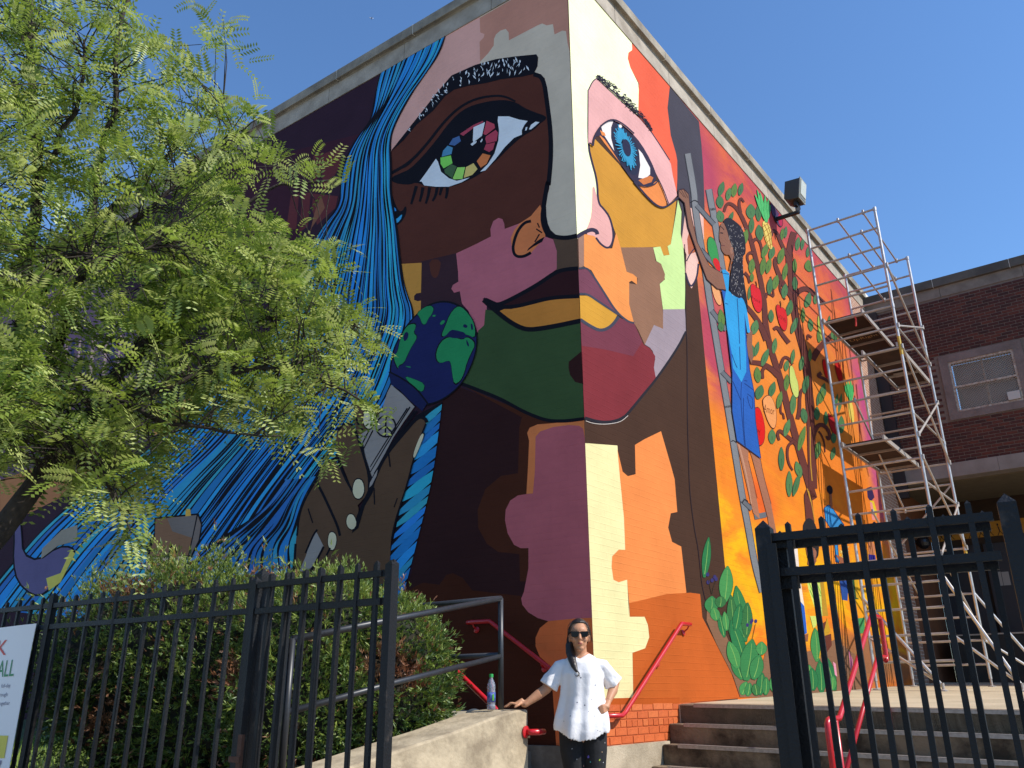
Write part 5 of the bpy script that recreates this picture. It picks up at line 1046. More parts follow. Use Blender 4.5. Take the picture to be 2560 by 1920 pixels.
def bprint(name, x0, y0, x1, y1, h, txt=None, size=None):
    """print laid on the sheet: rectangle or letters, given where they stand in the photograph"""
    mb = MB(); a, za = onF(x0, y1, .05); b, zb = onF(x1, y0, .05)
    on = lambda t, z: bp_((t-tr+bw)/bw, (z-b0)/(b1-b0), .0035)
    if txt:
        tm = MB(); text_faces(tm, txt, (0,0,0), (1,0,0), (0,1,0), 1.0); xs = [v[0] for v in tm.v]; ys = [v[1] for v in tm.v]
        mb.add([on(a+(b-a)*(v[0]-min(xs))/(max(xs)-min(xs)), za+(zb-za)*(v[1]-min(ys))/(max(ys)-min(ys))) for v in tm.v], tm.f)
    else: mb.add([on(a,za), on(b,za), on(b,zb), on(a,zb)], [(0,1,2,3)])
    return mb.build(name, mat('print_'+h.lstrip('#'), h, .5), bn)
bprint('lettering', -26, 1597, 25, 1637, '#d8433c', '-K'); bprint('lettering', -8, 1647, 45, 1690, '#2f8f5c', 'ALL')
for y, t, x0, x1 in ((1707,'full-day',4,31),(1729,'hrough',-6,23),(1751,'together',-4,29)): bprint('small_print', x0, y, x1, y+13, '#77748c', t)
bprint('yellow_box', -120, 1838, 23, 1888, '#d9cc4e'); bprint('small_print', -110, 1850, 14, 1854, '#8a8a60')
for k in range(3): bprint('small_print', -120, 1900+k*8, 6-k*4, 1903+k*8, '#8a8798')

# ------------------------------------------------------------------ bottle and perforated dome on the platform
bu = onR(1228,1774,.02); bo = PR(bu[0],.02,bu[1])
bot = empty('water_bottle', bo, 'clear plastic water bottle with green cap standing on the ramp wall', 'bottle')
pet = mat('clear_plastic', '#cfd6e6', .12, trans=.75, spec=.5)
mb = MB(); mb.lathe([(.026,0),(.031,.006),(.031,.03),(.028,.036),(.031,.045),(.031,.125),(.029,.135),(.031,.15),(.028,.175),(.018,.20),(.0125,.213),(.0125,.228)], bo, UZ, 24); mb.build('body', pet, bot, smooth=True)
MB().lathe([(.0318,.05),(.0318,.118)], bo, UZ, 24).build('label', mat('bottle_label', '#2a3578', .4, col2='#5a74b8', nscale=60), bot, smooth=True)
MB().lathe([(.0155,.222),(.0155,.242),(.013,.245)], bo, UZ, 20).build('cap', mat('green_cap', '#2f9a4a', .4), bot)
mb = MB(); mb.box(bo+V((.0,-.0326,.062))-cr*.004+cr*.014, cr*.012, V((0,-.0006,0)), UZ*.044); mb.build('label_stripe', mat('label_green', '#6cc24a', .4), bot)
du, dz_ = onR(1185,1768,-.55); dc = PR(du,-.55,.80)
dm = empty('grille_dome', dc, 'rounded grey plastic speaker with a round perforated grille behind the bottle', 'speaker')
toc = (EYE-dc); toc.z = 0; toc.normalize(); sx = toc.cross(UZ)*-1
mb = MB(); pf = []
for i in range(22):
    a = math.pi*i/21; pf.append(dc+sx*(.085*math.cos(a))+UZ*(.14+.075*math.sin(a)))
pf = [dc+sx*.09]+pf+[dc-sx*.09]
mb.prism([p-toc*.05 for p in pf], toc*.1); mb.build('case', mat('grey_plastic', '#4b5258', .6), dm, bevel=.012)
gm = MB(); gm.lathe([(.058,0),(.058,.006),(.052,.008)], dc+toc*.051+UZ*.135, toc, 24); gm.build('grille', mat('grille_black', '#15171a', .7), dm)
for ring, n_ in ((.012,4),(.026,9),(.041,14)):
    for i in range(n_):
        a = 6.2832*i/n_+ring*40; p = dc+toc*.0605+UZ*(.135+ring*math.sin(a))+sx*ring*math.cos(a); MB().lathe([(.0042,0),(.0042,.001)], p, toc, 6).build('grille_hole', mat('grille_rim', '#6b737a', .6), dm)
MB().box(dc-sx*.12-toc*.06-UZ*.01, sx*.24, toc*.12, UZ*.02).build('foot', MATS['grey_plastic'], dm)

# ------------------------------------------------------------------ airliner high in the sky
ap = atd(928,45,5200); pl = empty('airplane', ap, 'tiny white airplane high in the blue sky', 'airplane'); pm_ = mat('aircraft_white', '#f2f2f2', .4)
MB().tube([ap+V((-16,-6,0)), ap+V((-13,-5,0)), ap+V((10,4,0)), ap+V((15,6,.6))], [.6,1.7,1.7,.4], 10).build('fuselage', pm_, pl)
for sg in (-1, 1): MB().prism([ap+V((-2,-1,-.6)), ap+V((3,1.2,-.6)), ap+V((7,2.5,-.2))+V((-6,15,0))*sg, ap+V((5,1.8,-.2))+V((-6,15,0))*sg], (0,0,.35)).build('wing', pm_, pl)
MB().prism([ap+V((10,4,1)), ap+V((15,6,1)), ap+V((16.5,6.6,6)), ap+V((14.5,5.8,6))], (.2,-.4,0)).build('tail_fin', pm_, pl)
# ------------------------------------------------------------------ honey locust over the left fence
import numpy as np
def leaf_mat(name, c1, c2, tr=.45):
    m = bpy.data.materials.new(name); m.use_nodes = True; t = m.node_tree; t.nodes.remove(t.nodes['Principled BSDF']); out = t.nodes['Material Output']
    ob = t.nodes.new('ShaderNodeTexCoord'); nz = t.nodes.new('ShaderNodeTexNoise'); nz.inputs['Scale'].default_value = 2.2; nz.inputs['Detail'].default_value = 6; t.links.new(ob.outputs['Object'], nz.inputs['Vector'])
    rp = t.nodes.new('ShaderNodeValToRGB'); rp.color_ramp.elements[0].position = .38; rp.color_ramp.elements[1].position = .64; rp.color_ramp.elements[0].color = (*c1, 1); rp.color_ramp.elements[1].color = (*c2, 1); t.links.new(nz.outputs['Fac'], rp.inputs[0])
    d = t.nodes.new('ShaderNodeBsdfDiffuse'); tl = t.nodes.new('ShaderNodeBsdfTranslucent'); g = t.nodes.new('ShaderNodeBsdfGlossy'); g.inputs['Roughness'].default_value = .5; g.inputs['Color'].default_value = (.9,.95,.9,1)
    for n in (d, tl): t.links.new(rp.outputs[0], n.inputs['Color'])
    m1 = t.nodes.new('ShaderNodeMixShader'); m1.inputs[0].default_value = tr; t.links.new(d.outputs[0], m1.inputs[1]); t.links.new(tl.outputs[0], m1.inputs[2])
    m2 = t.nodes.new('ShaderNodeMixShader'); m2.inputs[0].default_value = .05; t.links.new(m1.outputs[0], m2.inputs[1]); t.links.new(g.outputs[0], m2.inputs[2]); t.links.new(m2.outputs[0], out.inputs[0]); return m
def quads(name, verts, mats_, idx=None, parent=None, nper=4):
    n = len(verts)//nper; me = bpy.data.meshes.new(name); me.vertices.add(len(verts)); me.vertices.foreach_set('co', np.asarray(verts, dtype=np.float32).ravel())
    me.loops.add(n*nper); me.loops.foreach_set('vertex_index', np.arange(n*nper, dtype=np.int32)); me.polygons.add(n); me.polygons.foreach_set('loop_start', np.arange(0, n*nper, nper, dtype=np.int32)); me.polygons.foreach_set('loop_total', np.full(n, nper, dtype=np.int32))
    for m in mats_: me.materials.append(m)
    if idx is not None: me.polygons.foreach_set('material_index', np.asarray(idx, dtype=np.int32))
    me.update(calc_edges=True); o = bpy.data.objects.new(name, me); COL.objects.link(o)
    if parent is not None: put(o, parent)
    return o
rt_ = random.Random(33); bark = mat('locust_bark', '#3a3027', .9, col2='#241d18', nscale=14, bump=.8, bscale=40)
tb = V((-3.75, 5.15, 0))
tree = empty('honey_locust_tree', tb, 'feathery green honey locust tree hanging over the fence on the left', 'tree')
BR_ = []                                                        # (points, radii)
def limb3(p, r0, r1): 
    q = [V(p[0])]
    for a, b in zip(p, p[1:]):
        for k in (1, 2, 3): t = k/3; q.append(V(a).lerp(V(b), t)+V((rt_.uniform(-.02,.02), rt_.uniform(-.02,.02), rt_.uniform(-.02,.02)))*(k < 3))
    BR_.append((q, [r0+(r1-r0)*i/(len(q)-1) for i in range(len(q))])); return q
A = lambda x, y, d: atd(x, y, d)
fork = A(-130,1500,5.6)
trunk = [tb, V((-3.72,5.16,.7)), A(-230,1650,5.75), fork]
tm_ = MB(); tm_.tube([tb, V((-3.74,5.15,.35)), V((-3.7,5.17,.9)), fork], [.15,.125,.11,.1], 12); tm_.build('trunk', bark, tree, smooth=True)
limb3([fork, A(0,1330,5.6), A(140,1150,5.6), A(250,1010,5.6), A(330,900,5.7), A(430,780,5.8), A(560,700,5.8), A(760,660,5.7)], .075, .012)
limb3([fork, A(-60,1200,5.9), A(20,980,6.0), A(65,780,6.0), A(75,600,6.0), A(95,430,5.9), A(80,200,5.8), A(75,-40,5.8)], .07, .02)
limb3([A(20,980,6.0), A(130,900,5.9), A(200,700,5.8), A(240,430,5.8), A(285,290,5.7), A(290,120,5.6), A(330,-20,5.6)], .04, .012)
limb3([A(200,700,5.8), A(240,560,6.1), A(340,460,6.2), A(450,360,6.1), A(570,240,6.0)], .03, .008)
limb3([A(85,500,5.95), A(140,380,5.8), A(200,230,5.6), A(210,100,5.5)], .025, .008)
limb3([A(140,1150,5.6), A(300,1010,5.4), A(480,940,5.3), A(640,920,5.3), A(780,930,5.3), A(900,1000,5.3)], .032, .007)
limb3([A(60,1240,5.6), A(180,1140,5.4), A(260,1180,5.3), A(310,1290,5.3)], .022, .006)
limb3([A(330,900,5.7), A(480,800,5.9), A(640,800,6.0), A(800,790,5.9), A(900,820,5.8)], .025, .006)
limb3([A(330,900,5.7), A(430,680,6.1), A(560,540,6.2), A(700,460,6.1), A(840,450,6.0)], .028, .006)
limb3([A(240,560,6.1), A(330,560,5.7), A(420,480,5.6), A(520,400,5.6), A(640,320,5.6)], .02, .006)
limb3([A(300,1010,5.4), A(420,1060,5.2), A(560,1080,5.2), A(700,1090,5.2)], .018, .005)
limb3([A(75,650,6.0), A(-40,560,5.7), A(-150,420,5.5)], .03, .01); limb3([A(65,780,6.0), A(180,640,5.4), A(300,640,5.2), A(420,600,5.2)], .02, .006)
for i, (q, r) in enumerate(BR_): MB().tube(q, r, 8).build('branch', bark, tree, smooth=True)
nodes_ = [a_.lerp(b_, t_) for q, r in BR_ for a_, b_ in zip(q, q[1:]) for t_ in (0, .2, .4, .6, .8)]
mask = [(-150,-120),(270,-60),(370,20),(365,75),(470,105),(490,25),(560,20),(580,95),(655,125),(645,185),(560,190),(545,230),(640,255),(725,262),(728,310),(650,345),(690,400),(740,365),(800,400),(872,445),(860,490),(800,480),(700,462),(650,505),(715,580),(770,560),(860,615),(900,640),(892,690),(830,700),(880,745),(905,790),(960,830),(972,862),(930,880),(955,920),(900,950),(980,1015),(985,1050),(940,1045),(880,1012),(810,1005),(745,1050),(820,1065),(862,1110),(850,1150),(790,1130),(700,1110),(600,1085),(500,1060),(430,1120),(385,1190),(402,1255),(362,1290),(380,1380),(330,1400),(290,1370),(235,1270),(190,1240),(100,1210),(-150,1230)]
holes = [(100,690,55),(30,820,40),(330,700,35),(500,860,40),(640,740,30),(230,780,35),(420,1180,40),(700,860,25),(150,160,40),(380,190,30),(20,120,35),(560,330,28),(640,440,26),(760,620,30),(110,555,45),(55,300,30),(290,520,38),(330,360,22),(25,560,30),(400,500,25),(160,300,22),(170,870,55),(300,900,40),(560,1000,28),(250,1060,28),(330,1110,30),(420,960,28),(90,1130,45),(120,1220,40),(480,620,18),(620,640,18),(520,160,45)]
def inside(x, y):
    c = False; j = len(mask)-1
    for i in range(len(mask)):
        (x0, y0), (x1, y1) = mask[i], mask[j]
        if (y0 > y) != (y1 > y) and x < (x1-x0)*(y-y0)/(y1-y0)+x0: c = not c
        j = i
    return c
LV_, twigs = [], MB(); cl_n = 0
def pinnate(base, d, down, L_, nl, w):
    """one compound leaf: pairs of small leaflets along a drooping stalk"""
    d = d.normalized(); side0 = d.cross(UZ)
    side0 = side0.normalized() if side0.length > .05 else V((1,0,0)); roll = rt_.uniform(-.7, .7)
    for i in range(nl):
        t = (i+.7)/nl; p = base+d*L_*t-UZ*down*L_*t*t; tg = (d-UZ*2*down*t).normalized(); s = (side0*math.cos(roll)+tg.cross(side0)*math.sin(roll)); ll = w*(1-.45*abs(t-.45))
        for sg in (1, -1):
            o = (s*sg*.92+tg*.38).normalized(); hw = tg*ll*.21+UZ*rt_.uniform(-.002,.002); q = p+o*.002
            LV_.extend((q, q+o*ll*.45+hw, q+o*ll, q+o*ll*.5-hw))
k = 0
while k < 1650:
    x, y = rt_.uniform(-140, 990), rt_.uniform(-110, 1410)
    if not inside(x, y): continue
    if rt_.random() < .85 and not all(inside(x+a, y+b) for a, b in ((38,0),(-38,0),(0,38),(0,-30))): continue
    if any((x-a)**2+(y-b)**2 < c*c for a, b, c in holes) and rt_.random() < .97: continue
    if y < 620 and rt_.random() < .42: continue
    k += 1; dd = 5.6+.0004*(500-y)*(y < 500)+rt_.gauss(0, .42); c0 = A(x, y, min(6.6, max(4.95, dd)))
    nb = min(rt_.sample(nodes_, 60), key=lambda p: (p-c0).length_squared); ax_ = (c0-nb); L0 = ax_.length
    if L0 > .05 and k % 4:
        m_ = nb.lerp(c0, .45)+V((rt_.uniform(-.1,.1), rt_.uniform(-.1,.1), rt_.uniform(.0,.14)))*L0
        if L0 < .85: twigs.tube([nb, nb.lerp(m_, .5)+UZ*.02, m_, c0], [.006,.005,.004,.0022], 5, cap=False)
    ax_ = ax_.normalized() if L0 > .01 else V((1,0,0))
    for j in range(rt_.choice((3,3,4,4,5))):
        dv = (ax_*.5+V((rt_.gauss(0,.7), rt_.gauss(0,.7), rt_.gauss(.12,.5))))
        if dv.length < .1: dv = V((1,0,0))
        pinnate(c0+V((rt_.gauss(0,.05), rt_.gauss(0,.05), rt_.gauss(0,.04))), dv, rt_.uniform(.0,.55), rt_.uniform(.13,.24), rt_.choice((6,7,8,9)), rt_.uniform(.036,.062))
twigs.build('twig', bark, tree)['kind'] = 'stuff'
lm1, lm2, lm3 = leaf_mat('locust_leaf', (.23,.31,.04), (.34,.42,.07), .5), leaf_mat('locust_leaf_pale', (.42,.48,.12), (.54,.58,.20), .45), leaf_mat('locust_leaf_deep', (.09,.15,.022), (.15,.23,.035), .5)  # the pale tone puts sunlit leaf highlights into the colour
nq = len(LV_)//4; ix = []; cur = 0
for i in range(nq):
    if i % 18 == 0: cur = rt_.choice((0,0,0,1,1,2))
    ix.append(cur)
crown = quads('crown', LV_, [lm1, lm2, lm3], ix, tree); crown['kind'] = 'stuff'

# ------------------------------------------------------------------ junipers behind the fence
def juniper(name, label, blobs, n, seed, base):
    r = random.Random(seed); e = empty(name, base, label, 'bush', 'junipers behind the fence'); V_, I_ = [], []
    core = MB(); C0 = [(V(c), V(s)) for c, s in blobs]
    for c, s in C0:
        rings = []
        for i in range(1, 8):
            a = math.pi*i/8; rings.append([c+V((s.x*.74*math.sin(a)*math.cos(b), s.y*.74*math.sin(a)*math.sin(b), s.z*.74*math.cos(a)))*1+V((r.uniform(-.05,.05),)*3) for b in [6.2832*k/14 for k in range(14)]])
        core.rings(rings)
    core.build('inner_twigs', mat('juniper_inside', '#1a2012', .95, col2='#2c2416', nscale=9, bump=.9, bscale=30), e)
    vol = [s.x*s.z for c, s in C0]; tot = sum(vol)
    for (c, s), v in zip(C0, vol):
        for k in range(int(n*v/tot)):
            a = math.acos(r.uniform(-.85, 1)); b = r.uniform(0, 6.2832); dirn = V((math.sin(a)*math.cos(b), math.sin(a)*math.sin(b), math.cos(a))); rad = r.uniform(.74, 1.05)
            if r.random() < .10: rad *= r.uniform(1.05, 1.28)
            lump = 1+.10*math.sin(dirn.x*9+dirn.z*7+seed)+.07*math.sin(dirn.y*13-dirn.z*11); p = c+V((dirn.x*s.x, dirn.y*s.y, dirn.z*s.z))*rad*lump
            if any(((p-c2).x/(s2.x*.8))**2+((p-c2).y/(s2.y*.8))**2+((p-c2).z/(s2.z*.8))**2 < 1 for c2, s2 in C0 if (c2-c).length > 1e-6): continue
            if p.z < .1: continue
            out = (V((dirn.x/s.x, dirn.y/s.y, dirn.z/s.z)).normalized()*.75+V((r.gauss(0,.45), r.gauss(0,.45), r.gauss(.35,.4)))).normalized()
            mi = 0 if r.random() < .62 else 1
            if dirn.z > .45 and r.random() < .6: mi = 1
            if r.random() < .05 or (math.sin(p.x*5.1+seed)+math.sin(p.z*6.3+p.y*3) > 1.5): mi = 2
            L_ = r.uniform(.035, .085)
            for q in range(7):                                  # a flat spray of scale-leaf twiglets
                sd = out.cross(V((r.gauss(0,1), r.gauss(0,1), r.gauss(0,1)))).normalized(); o2 = (out+sd*r.uniform(.15,.75)).normalized(); p2 = p+out*L_*r.uniform(0,.6); w = sd.cross(o2).normalized()*r.uniform(.003,.0055) if r.random() < .5 else sd*r.uniform(.003,.0055); l2 = L_*r.uniform(.4,.8)
                V_.extend((p2-w*.6, p2+o2*l2*.5-w, p2+o2*l2, p2+o2*l2*.5+w)); I_.append(mi)
    f_ = quads('foliage', V_, [jm1, jm2, jm3], I_, e); f_['kind'] = 'stuff'; return e
jm1, jm2, jm3 = leaf_mat('juniper_green', (.06,.115,.02), (.11,.18,.03), .25), leaf_mat('juniper_tip', (.18,.25,.035), (.28,.34,.06), .3), leaf_mat('juniper_dead', (.22,.08,.035), (.30,.15,.07), .2)
def blob(x, y, d, sx, sy, sz): return (A(x, y, d), (sx, sy, sz))
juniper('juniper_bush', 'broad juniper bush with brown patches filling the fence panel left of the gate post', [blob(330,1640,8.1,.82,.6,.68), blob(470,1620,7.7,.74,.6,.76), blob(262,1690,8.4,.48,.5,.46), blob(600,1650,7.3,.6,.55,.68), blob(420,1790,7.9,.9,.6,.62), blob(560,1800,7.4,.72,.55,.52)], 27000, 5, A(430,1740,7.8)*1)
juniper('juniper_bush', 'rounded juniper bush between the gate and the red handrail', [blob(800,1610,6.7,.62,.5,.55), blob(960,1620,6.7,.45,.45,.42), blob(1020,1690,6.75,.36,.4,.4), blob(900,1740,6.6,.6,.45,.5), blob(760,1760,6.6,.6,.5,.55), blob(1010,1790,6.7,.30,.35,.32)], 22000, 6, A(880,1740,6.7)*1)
# ------------------------------------------------------------------ woman leaning on the ramp wall
def remesh(name, mb, voxel, smooth, mats_, parent, facemat=None):
    me = bpy.data.meshes.new(name); me.from_pydata(mb.v, [], mb.f); me.update()
    bm = bmesh.new(); bm.from_mesh(me); bmesh.ops.recalc_face_normals(bm, faces=bm.faces); bm.to_mesh(me); bm.free()
    ob = bpy.data.objects.new(name, me); COL.objects.link(ob)
    m = ob.modifiers.new('r', 'REMESH'); m.mode = 'VOXEL'; m.voxel_size = voxel; m.use_smooth_shade = True
    if smooth: s = ob.modifiers.new('s', 'SMOOTH'); s.iterations = smooth; s.factor = .5
    ev = bpy.data.meshes.new_from_object(ob.evaluated_get(bpy.context.evaluated_depsgraph_get())); ob.modifiers.clear(); ob.data = ev; bpy.data.meshes.remove(me); ev.name = name
    for q in mats_: ev.materials.append(q)
    if facemat: ev.polygons.foreach_set('material_index', [facemat(p.center) for p in ev.polygons])
    ev.polygons.foreach_set('use_smooth', [True]*len(ev.polygons)); put(ob, parent); return ob
PB = V((.49, 6.47, 0)); fy = V((EYE.x-PB.x, EYE.y-PB.y, 0)).normalized(); fx = V((-fy.y, fy.x, 0))
if fx.x < 0: fx = -fx
def b3(x, y, z): return PB+fx*x+fy*y+UZ*z                       # x to the picture's right, y towards the camera
def px3(x, y, yy=0):                                             # body point seen at a photograph pixel, yy in front of the body plane
    p = hit(x, y, PB+fy*yy, fy); q = p-PB; return V((q.dot(fx), yy, q.z))
def chain(mb, P_, R_, n=12, sq=1.0):
    """tapering limb: points (x,y,z) and radii (or (rx, ry))"""
    P3 = [b3(*p) for p in P_]; rings = []; prev = None
    for i, p in enumerate(P3):
        t = (P3[min(i+1, len(P3)-1)]-P3[max(i-1, 0)]).normalized(); a = fx-t*fx.dot(t) if prev is None else prev-t*prev.dot(t)
        if a.length < .05: a = fy-t*fy.dot(t)
        a.normalize(); prev = a; b = t.cross(a); r = R_[i]; ra, rb = (r if hasattr(r, '__len__') else (r, r))
        rings.append([p+a*ra*math.cos(6.28318*k/n)+b*rb*math.sin(6.28318*k/n) for k in range(n)])
    t0 = (P3[1]-P3[0]).normalized(); t1 = (P3[-1]-P3[-2]).normalized()
    r0 = R_[0] if not hasattr(R_[0], '__len__') else min(R_[0]); r1 = R_[-1] if not hasattr(R_[-1], '__len__') else min(R_[-1])
    rings = [[P3[0]-t0*r0*.6+(q-P3[0])*.55 for q in rings[0]]]+rings+[[P3[-1]+t1*r1*.6+(q-P3[-1])*.55 for q in rings[-1]]]
    mb.rings(rings)
def ball(mb, c, r, n=14, m=9):
    c = V(c); rs = []
    for i in range(1, m):
        a = math.pi*i/m; rs.append([b3(c.x+r[0]*math.sin(a)*math.cos(6.28318*k/n), c.y+r[1]*math.sin(a)*math.sin(6.28318*k/n), c.z-r[2]*math.cos(a)) for k in range(n)])
    mb.rings(rs)
person = empty('person', PB, 'woman in a paint spattered white t-shirt, black trousers and sunglasses leaning on the concrete wall', 'person')
skin = mat('skin', '#c08a68', .5, noise=.08, nscale=18, spec=.35, sub=.12)
HX, HZ = -.002, 1.528                                            # head centre
mb = MB()
ball(mb, (HX,-.012,HZ+.014), (.073,.093,.098), 18, 12); ball(mb, (HX+.002,.022,HZ-.045), (.054,.062,.066), 16, 10); ball(mb, (HX+.004,.052,HZ-.092), (.030,.028,.022)); ball(mb, (HX,.03,HZ+.03), (.062,.055,.05))
chain(mb, [(HX+.003,.083,HZ+.012),(HX+.004,.099,HZ-.012),(HX+.004,.108,HZ-.030)], [.010,.012,.0145], 8); ball(mb, (HX-.008,.098,HZ-.033), (.009,.010,.008), 8, 6); ball(mb, (HX+.016,.098,HZ-.033), (.009,.010,.008), 8, 6)
ball(mb, (HX+.004,.083,HZ-.056), (.021,.012,.006), 10, 6); ball(mb, (HX+.004,.081,HZ-.067), (.019,.012,.0065), 10, 6)
for sg in (-1, 1): ball(mb, (HX+sg*.073,-.008,HZ-.018), (.009,.018,.030), 8, 8); ball(mb, (HX+sg*.036,.058,HZ-.03), (.024,.024,.022), 10, 8)
chain(mb, [(HX,-.03,HZ-.07),(.002,-.035,1.40),(.006,-.04,1.345)], [(.050,.054),(.049,.052),(.070,.058)], 14)
chain(mb, [(.008,-.035,1.375),(.008,-.03,1.30),(.008,-.02,1.20),(.006,-.02,1.08),(.004,-.02,.98),(.002,-.02,.90),(0,-.02,.84)], [(.10,.055),(.150,.085),(.140,.095),(.122,.085),(.130,.09),(.150,.10),(.135,.10)], 16)
SL, EL, WL_ = px3(1402,1668,-.03), px3(1366,1722,-.02), px3(1311,1762,.03)
SR_, ER, WR_ = px3(1503,1667,-.03), px3(1538,1712,-.11), px3(1521,1752,.0)
def lerp(a, b, t): return V(a).lerp(V(b), t)
chain(mb, [(-.06,-.035,1.335), SL, lerp(SL,EL,.4), EL, lerp(EL,WL_,.35), lerp(EL,WL_,.8), WL_], [.045,.052,.043,.037,.037,.027,.023])
chain(mb, [(.075,-.035,1.335), SR_, lerp(SR_,ER,.4), ER, lerp(ER,WR_,.35), lerp(ER,WR_,.8), WR_], [.045,.052,.043,.038,.037,.027,.023])
# hand flat on the wall top: palm, four bent fingers, thumb
wz = 1.024
h0 = px3(1300,1766,.03); k0 = V((h0.x-.032, h0.y+.005, wz+.030))
chain(mb, [WL_, V((h0.x+.012,h0.y,wz+.047)), k0], [(.024,.018),(.026,.018),(.013,.034)], 10)
for i, (dy, L_, fz) in enumerate(((.030,.066,0),(.010,.076,.001),(-.010,.071,.001),(-.028,.056,0))):
    a = V((k0.x-.006, k0.y+dy, wz+.026)); chain(mb, [a+V((.014,0,.004)), a+V((-L_*.40, dy*.10, .012)), a+V((-L_*.75, dy*.16, -.006)), a+V((-L_, dy*.2, -.015))], [.0095,.009,.0082,.0072], 8)
chain(mb, [V((h0.x+.005,h0.y+.02,wz+.035)), V((h0.x-.012,h0.y+.048,wz+.022)), V((h0.x-.035,h0.y+.060,wz+.010))], [.012,.0105,.0085], 8)
# hand on the hip: fingers forward, thumb behind
pk = px3(1514,1768,.05)
chain(mb, [WR_, lerp(WR_,pk,.5), pk], [(.022,.018),(.026,.018),(.025,.015)], 10)
for i in range(4):
    a = pk+V((-.006+.008*(i-1.5)*.3, .012, .020-.015*i)); chain(mb, [pk+V((.010,-.006,.016-.013*i)), a+V((-.014,.012,-.008)), a+V((-.036,.012,-.020)), a+V((-.050,.002,-.030))], [.0095,.009,.0082,.007], 8)
chain(mb, [lerp(WR_,pk,.4), pk+V((.022,-.02,-.002)), pk+V((.020,-.045,-.020))], [.012,.0105,.0085], 8)
for sg, kx, fx_ in ((-1,-.055,-.075),(1,.062,.082)):
    chain(mb, [(sg*.072,-.02,.88),(sg*.078,-.015,.74),(kx*1.15,-.005,.58),(kx,.0,.46),(kx,-.02,.34),(kx,-.02,.20),(kx*1.1,-.02,.08)], [(.085,.09),(.082,.085),(.064,.066),(.052,.055),(.048,.052),(.038,.04),(.032,.034)], 14)
    chain(mb, [(kx*1.1,-.05,.045),(kx*1.2,.03,.04),(fx_*1.2,.11,.028)], [(.033,.035),(.036,.032),(.034,.020)], 10)
body = remesh('body', mb, .0055, 3, [skin], person)
lip = MB(); ball(lip, (HX+.004,.0865,HZ-.0605), (.0175,.0085,.0072), 12, 8); remesh('lips', lip, .003, 2, [mat('lip_skin', '#a4544c', .45)], person)
# t-shirt: hanging folds towards a curved hem, wide sleeves
sh = MB(); n = 64; rows = []
lay = [(1.400,.060,.058,.004),(1.388,.088,.066,.004),(1.368,.110,.078,.006),(1.325,.138,.096,.006),(1.26,.156,.116,.006),(1.18,.154,.118,.005),(1.10,.158,.120,.004),(1.01,.172,.132,.003),(.93,.188,.158,.002),(.86,.195,.164,.0),(.80,.190,.158,-.002)]
for i, (z, rx, ry, cx) in enumerate(lay):
    row = []; t = i/(len(lay)-1)
    for k in range(n):
        th = 6.28318*k/n; fold = (math.sin(th*8+1.2+z*3)*.010+math.sin(th*5-.6+z*6)*.012+math.sin(th*13+z*9)*.004)*max(0, t-.15)**1.1*1.3+.012*max(0, t-.5)
        hemz = z+(.07*abs(math.cos(th))**1.6*max(0, t-.55)/.45); fr = max(0, math.sin(th))
        vneck = (.062*fr**5 if i < 2 else .030*fr**6 if i == 2 else 0)
        bust = .016*math.exp(-((z-1.24)/.06)**2)*fr*(abs(math.cos(th))*1.6)
        row.append(b3(cx+(rx+fold)*math.cos(th), -.022+(ry+fold*1.15+bust+vneck*.5)*math.sin(th), hemz-vneck+.004*math.sin(th*9+1)*t))
    rows.append(row)
cen = b3(0,-.022,0)
for sc, dz in ((.95,.012),(.90,.05)):
    rows.append([V((cen.x+(p.x-cen.x)*sc, cen.y+(p.y-cen.y)*sc, max(p.z+dz, .80+dz))) for p in rows[len(lay)-1]])
rows.append([V((cen.x+(p.x-cen.x)*.82, cen.y+(p.y-cen.y)*.82, .97)) for p in rows[len(lay)-1]])
sh.rings(rows)
for S__, E__, sg in ((SL, EL, -1), (SR_, ER, 1)):
    d = (E__-S__); e = S__+d*.86+V((0,0,-.006)); m0 = V((sg*.07+.006,-.03,1.315))
    rows = []; P_ = [m0, lerp(m0, S__, .7), S__+V((sg*.004,0,.0)), S__+d*.35, S__+d*.62, e]; R_ = [.046,.052,.053,.057,.062,.067]
    P3 = [b3(*p) for p in P_]; prev = None
    for i, p in enumerate(P3):
        t = (P3[min(i+1,5)]-P3[max(i-1,0)]).normalized(); a = fy-t*fy.dot(t) if prev is None else prev-t*prev.dot(t); a.normalize(); prev = a; b = t.cross(a)
        rows.append([p+(a*math.cos(6.28318*k/20)+b*math.sin(6.28318*k/20)*1.08)*(R_[i]+.004*math.sin(6.28318*k/20*5+i*1.5)*(i/3)) for k in range(20)])
    sh.rings(rows)
tee = mat('white_cotton', '#ebe7e6', .9, noise=.05, nscale=9, bump=.35, bscale=28)
shirt = remesh('t_shirt', sh, .0065, 4, [tee], person)
spk = mat('paint_speck', '#4a4a58', .7); rsp = random.Random(12)
dg = bpy.context.evaluated_depsgraph_get()
def speck(x, y, r, m, tgt):
    o_ = EYE; dr = ray(x, y).normalized(); mwi = tgt.matrix_world.inverted(); ok, loc, nrm, ix = tgt.ray_cast(mwi@o_, (mwi.to_3x3()@dr))
    if not ok: return
    loc = tgt.matrix_world@loc; nrm = (tgt.matrix_world.to_3x3()@nrm).normalized(); a = nrm.orthogonal().normalized(); b = nrm.cross(a); e = rsp.uniform(.5, 1.6); mb = MB()
    mb.add([loc+nrm*.0012+a*r*math.cos(q)*rsp.uniform(.7,1.1)+b*r*e*math.sin(q)*rsp.uniform(.7,1.1) for q in [6.28318*k/9 for k in range(9)]], [tuple(range(9))]); mb.build('paint_speck', m, tgt)
bpy.context.view_layer.update()
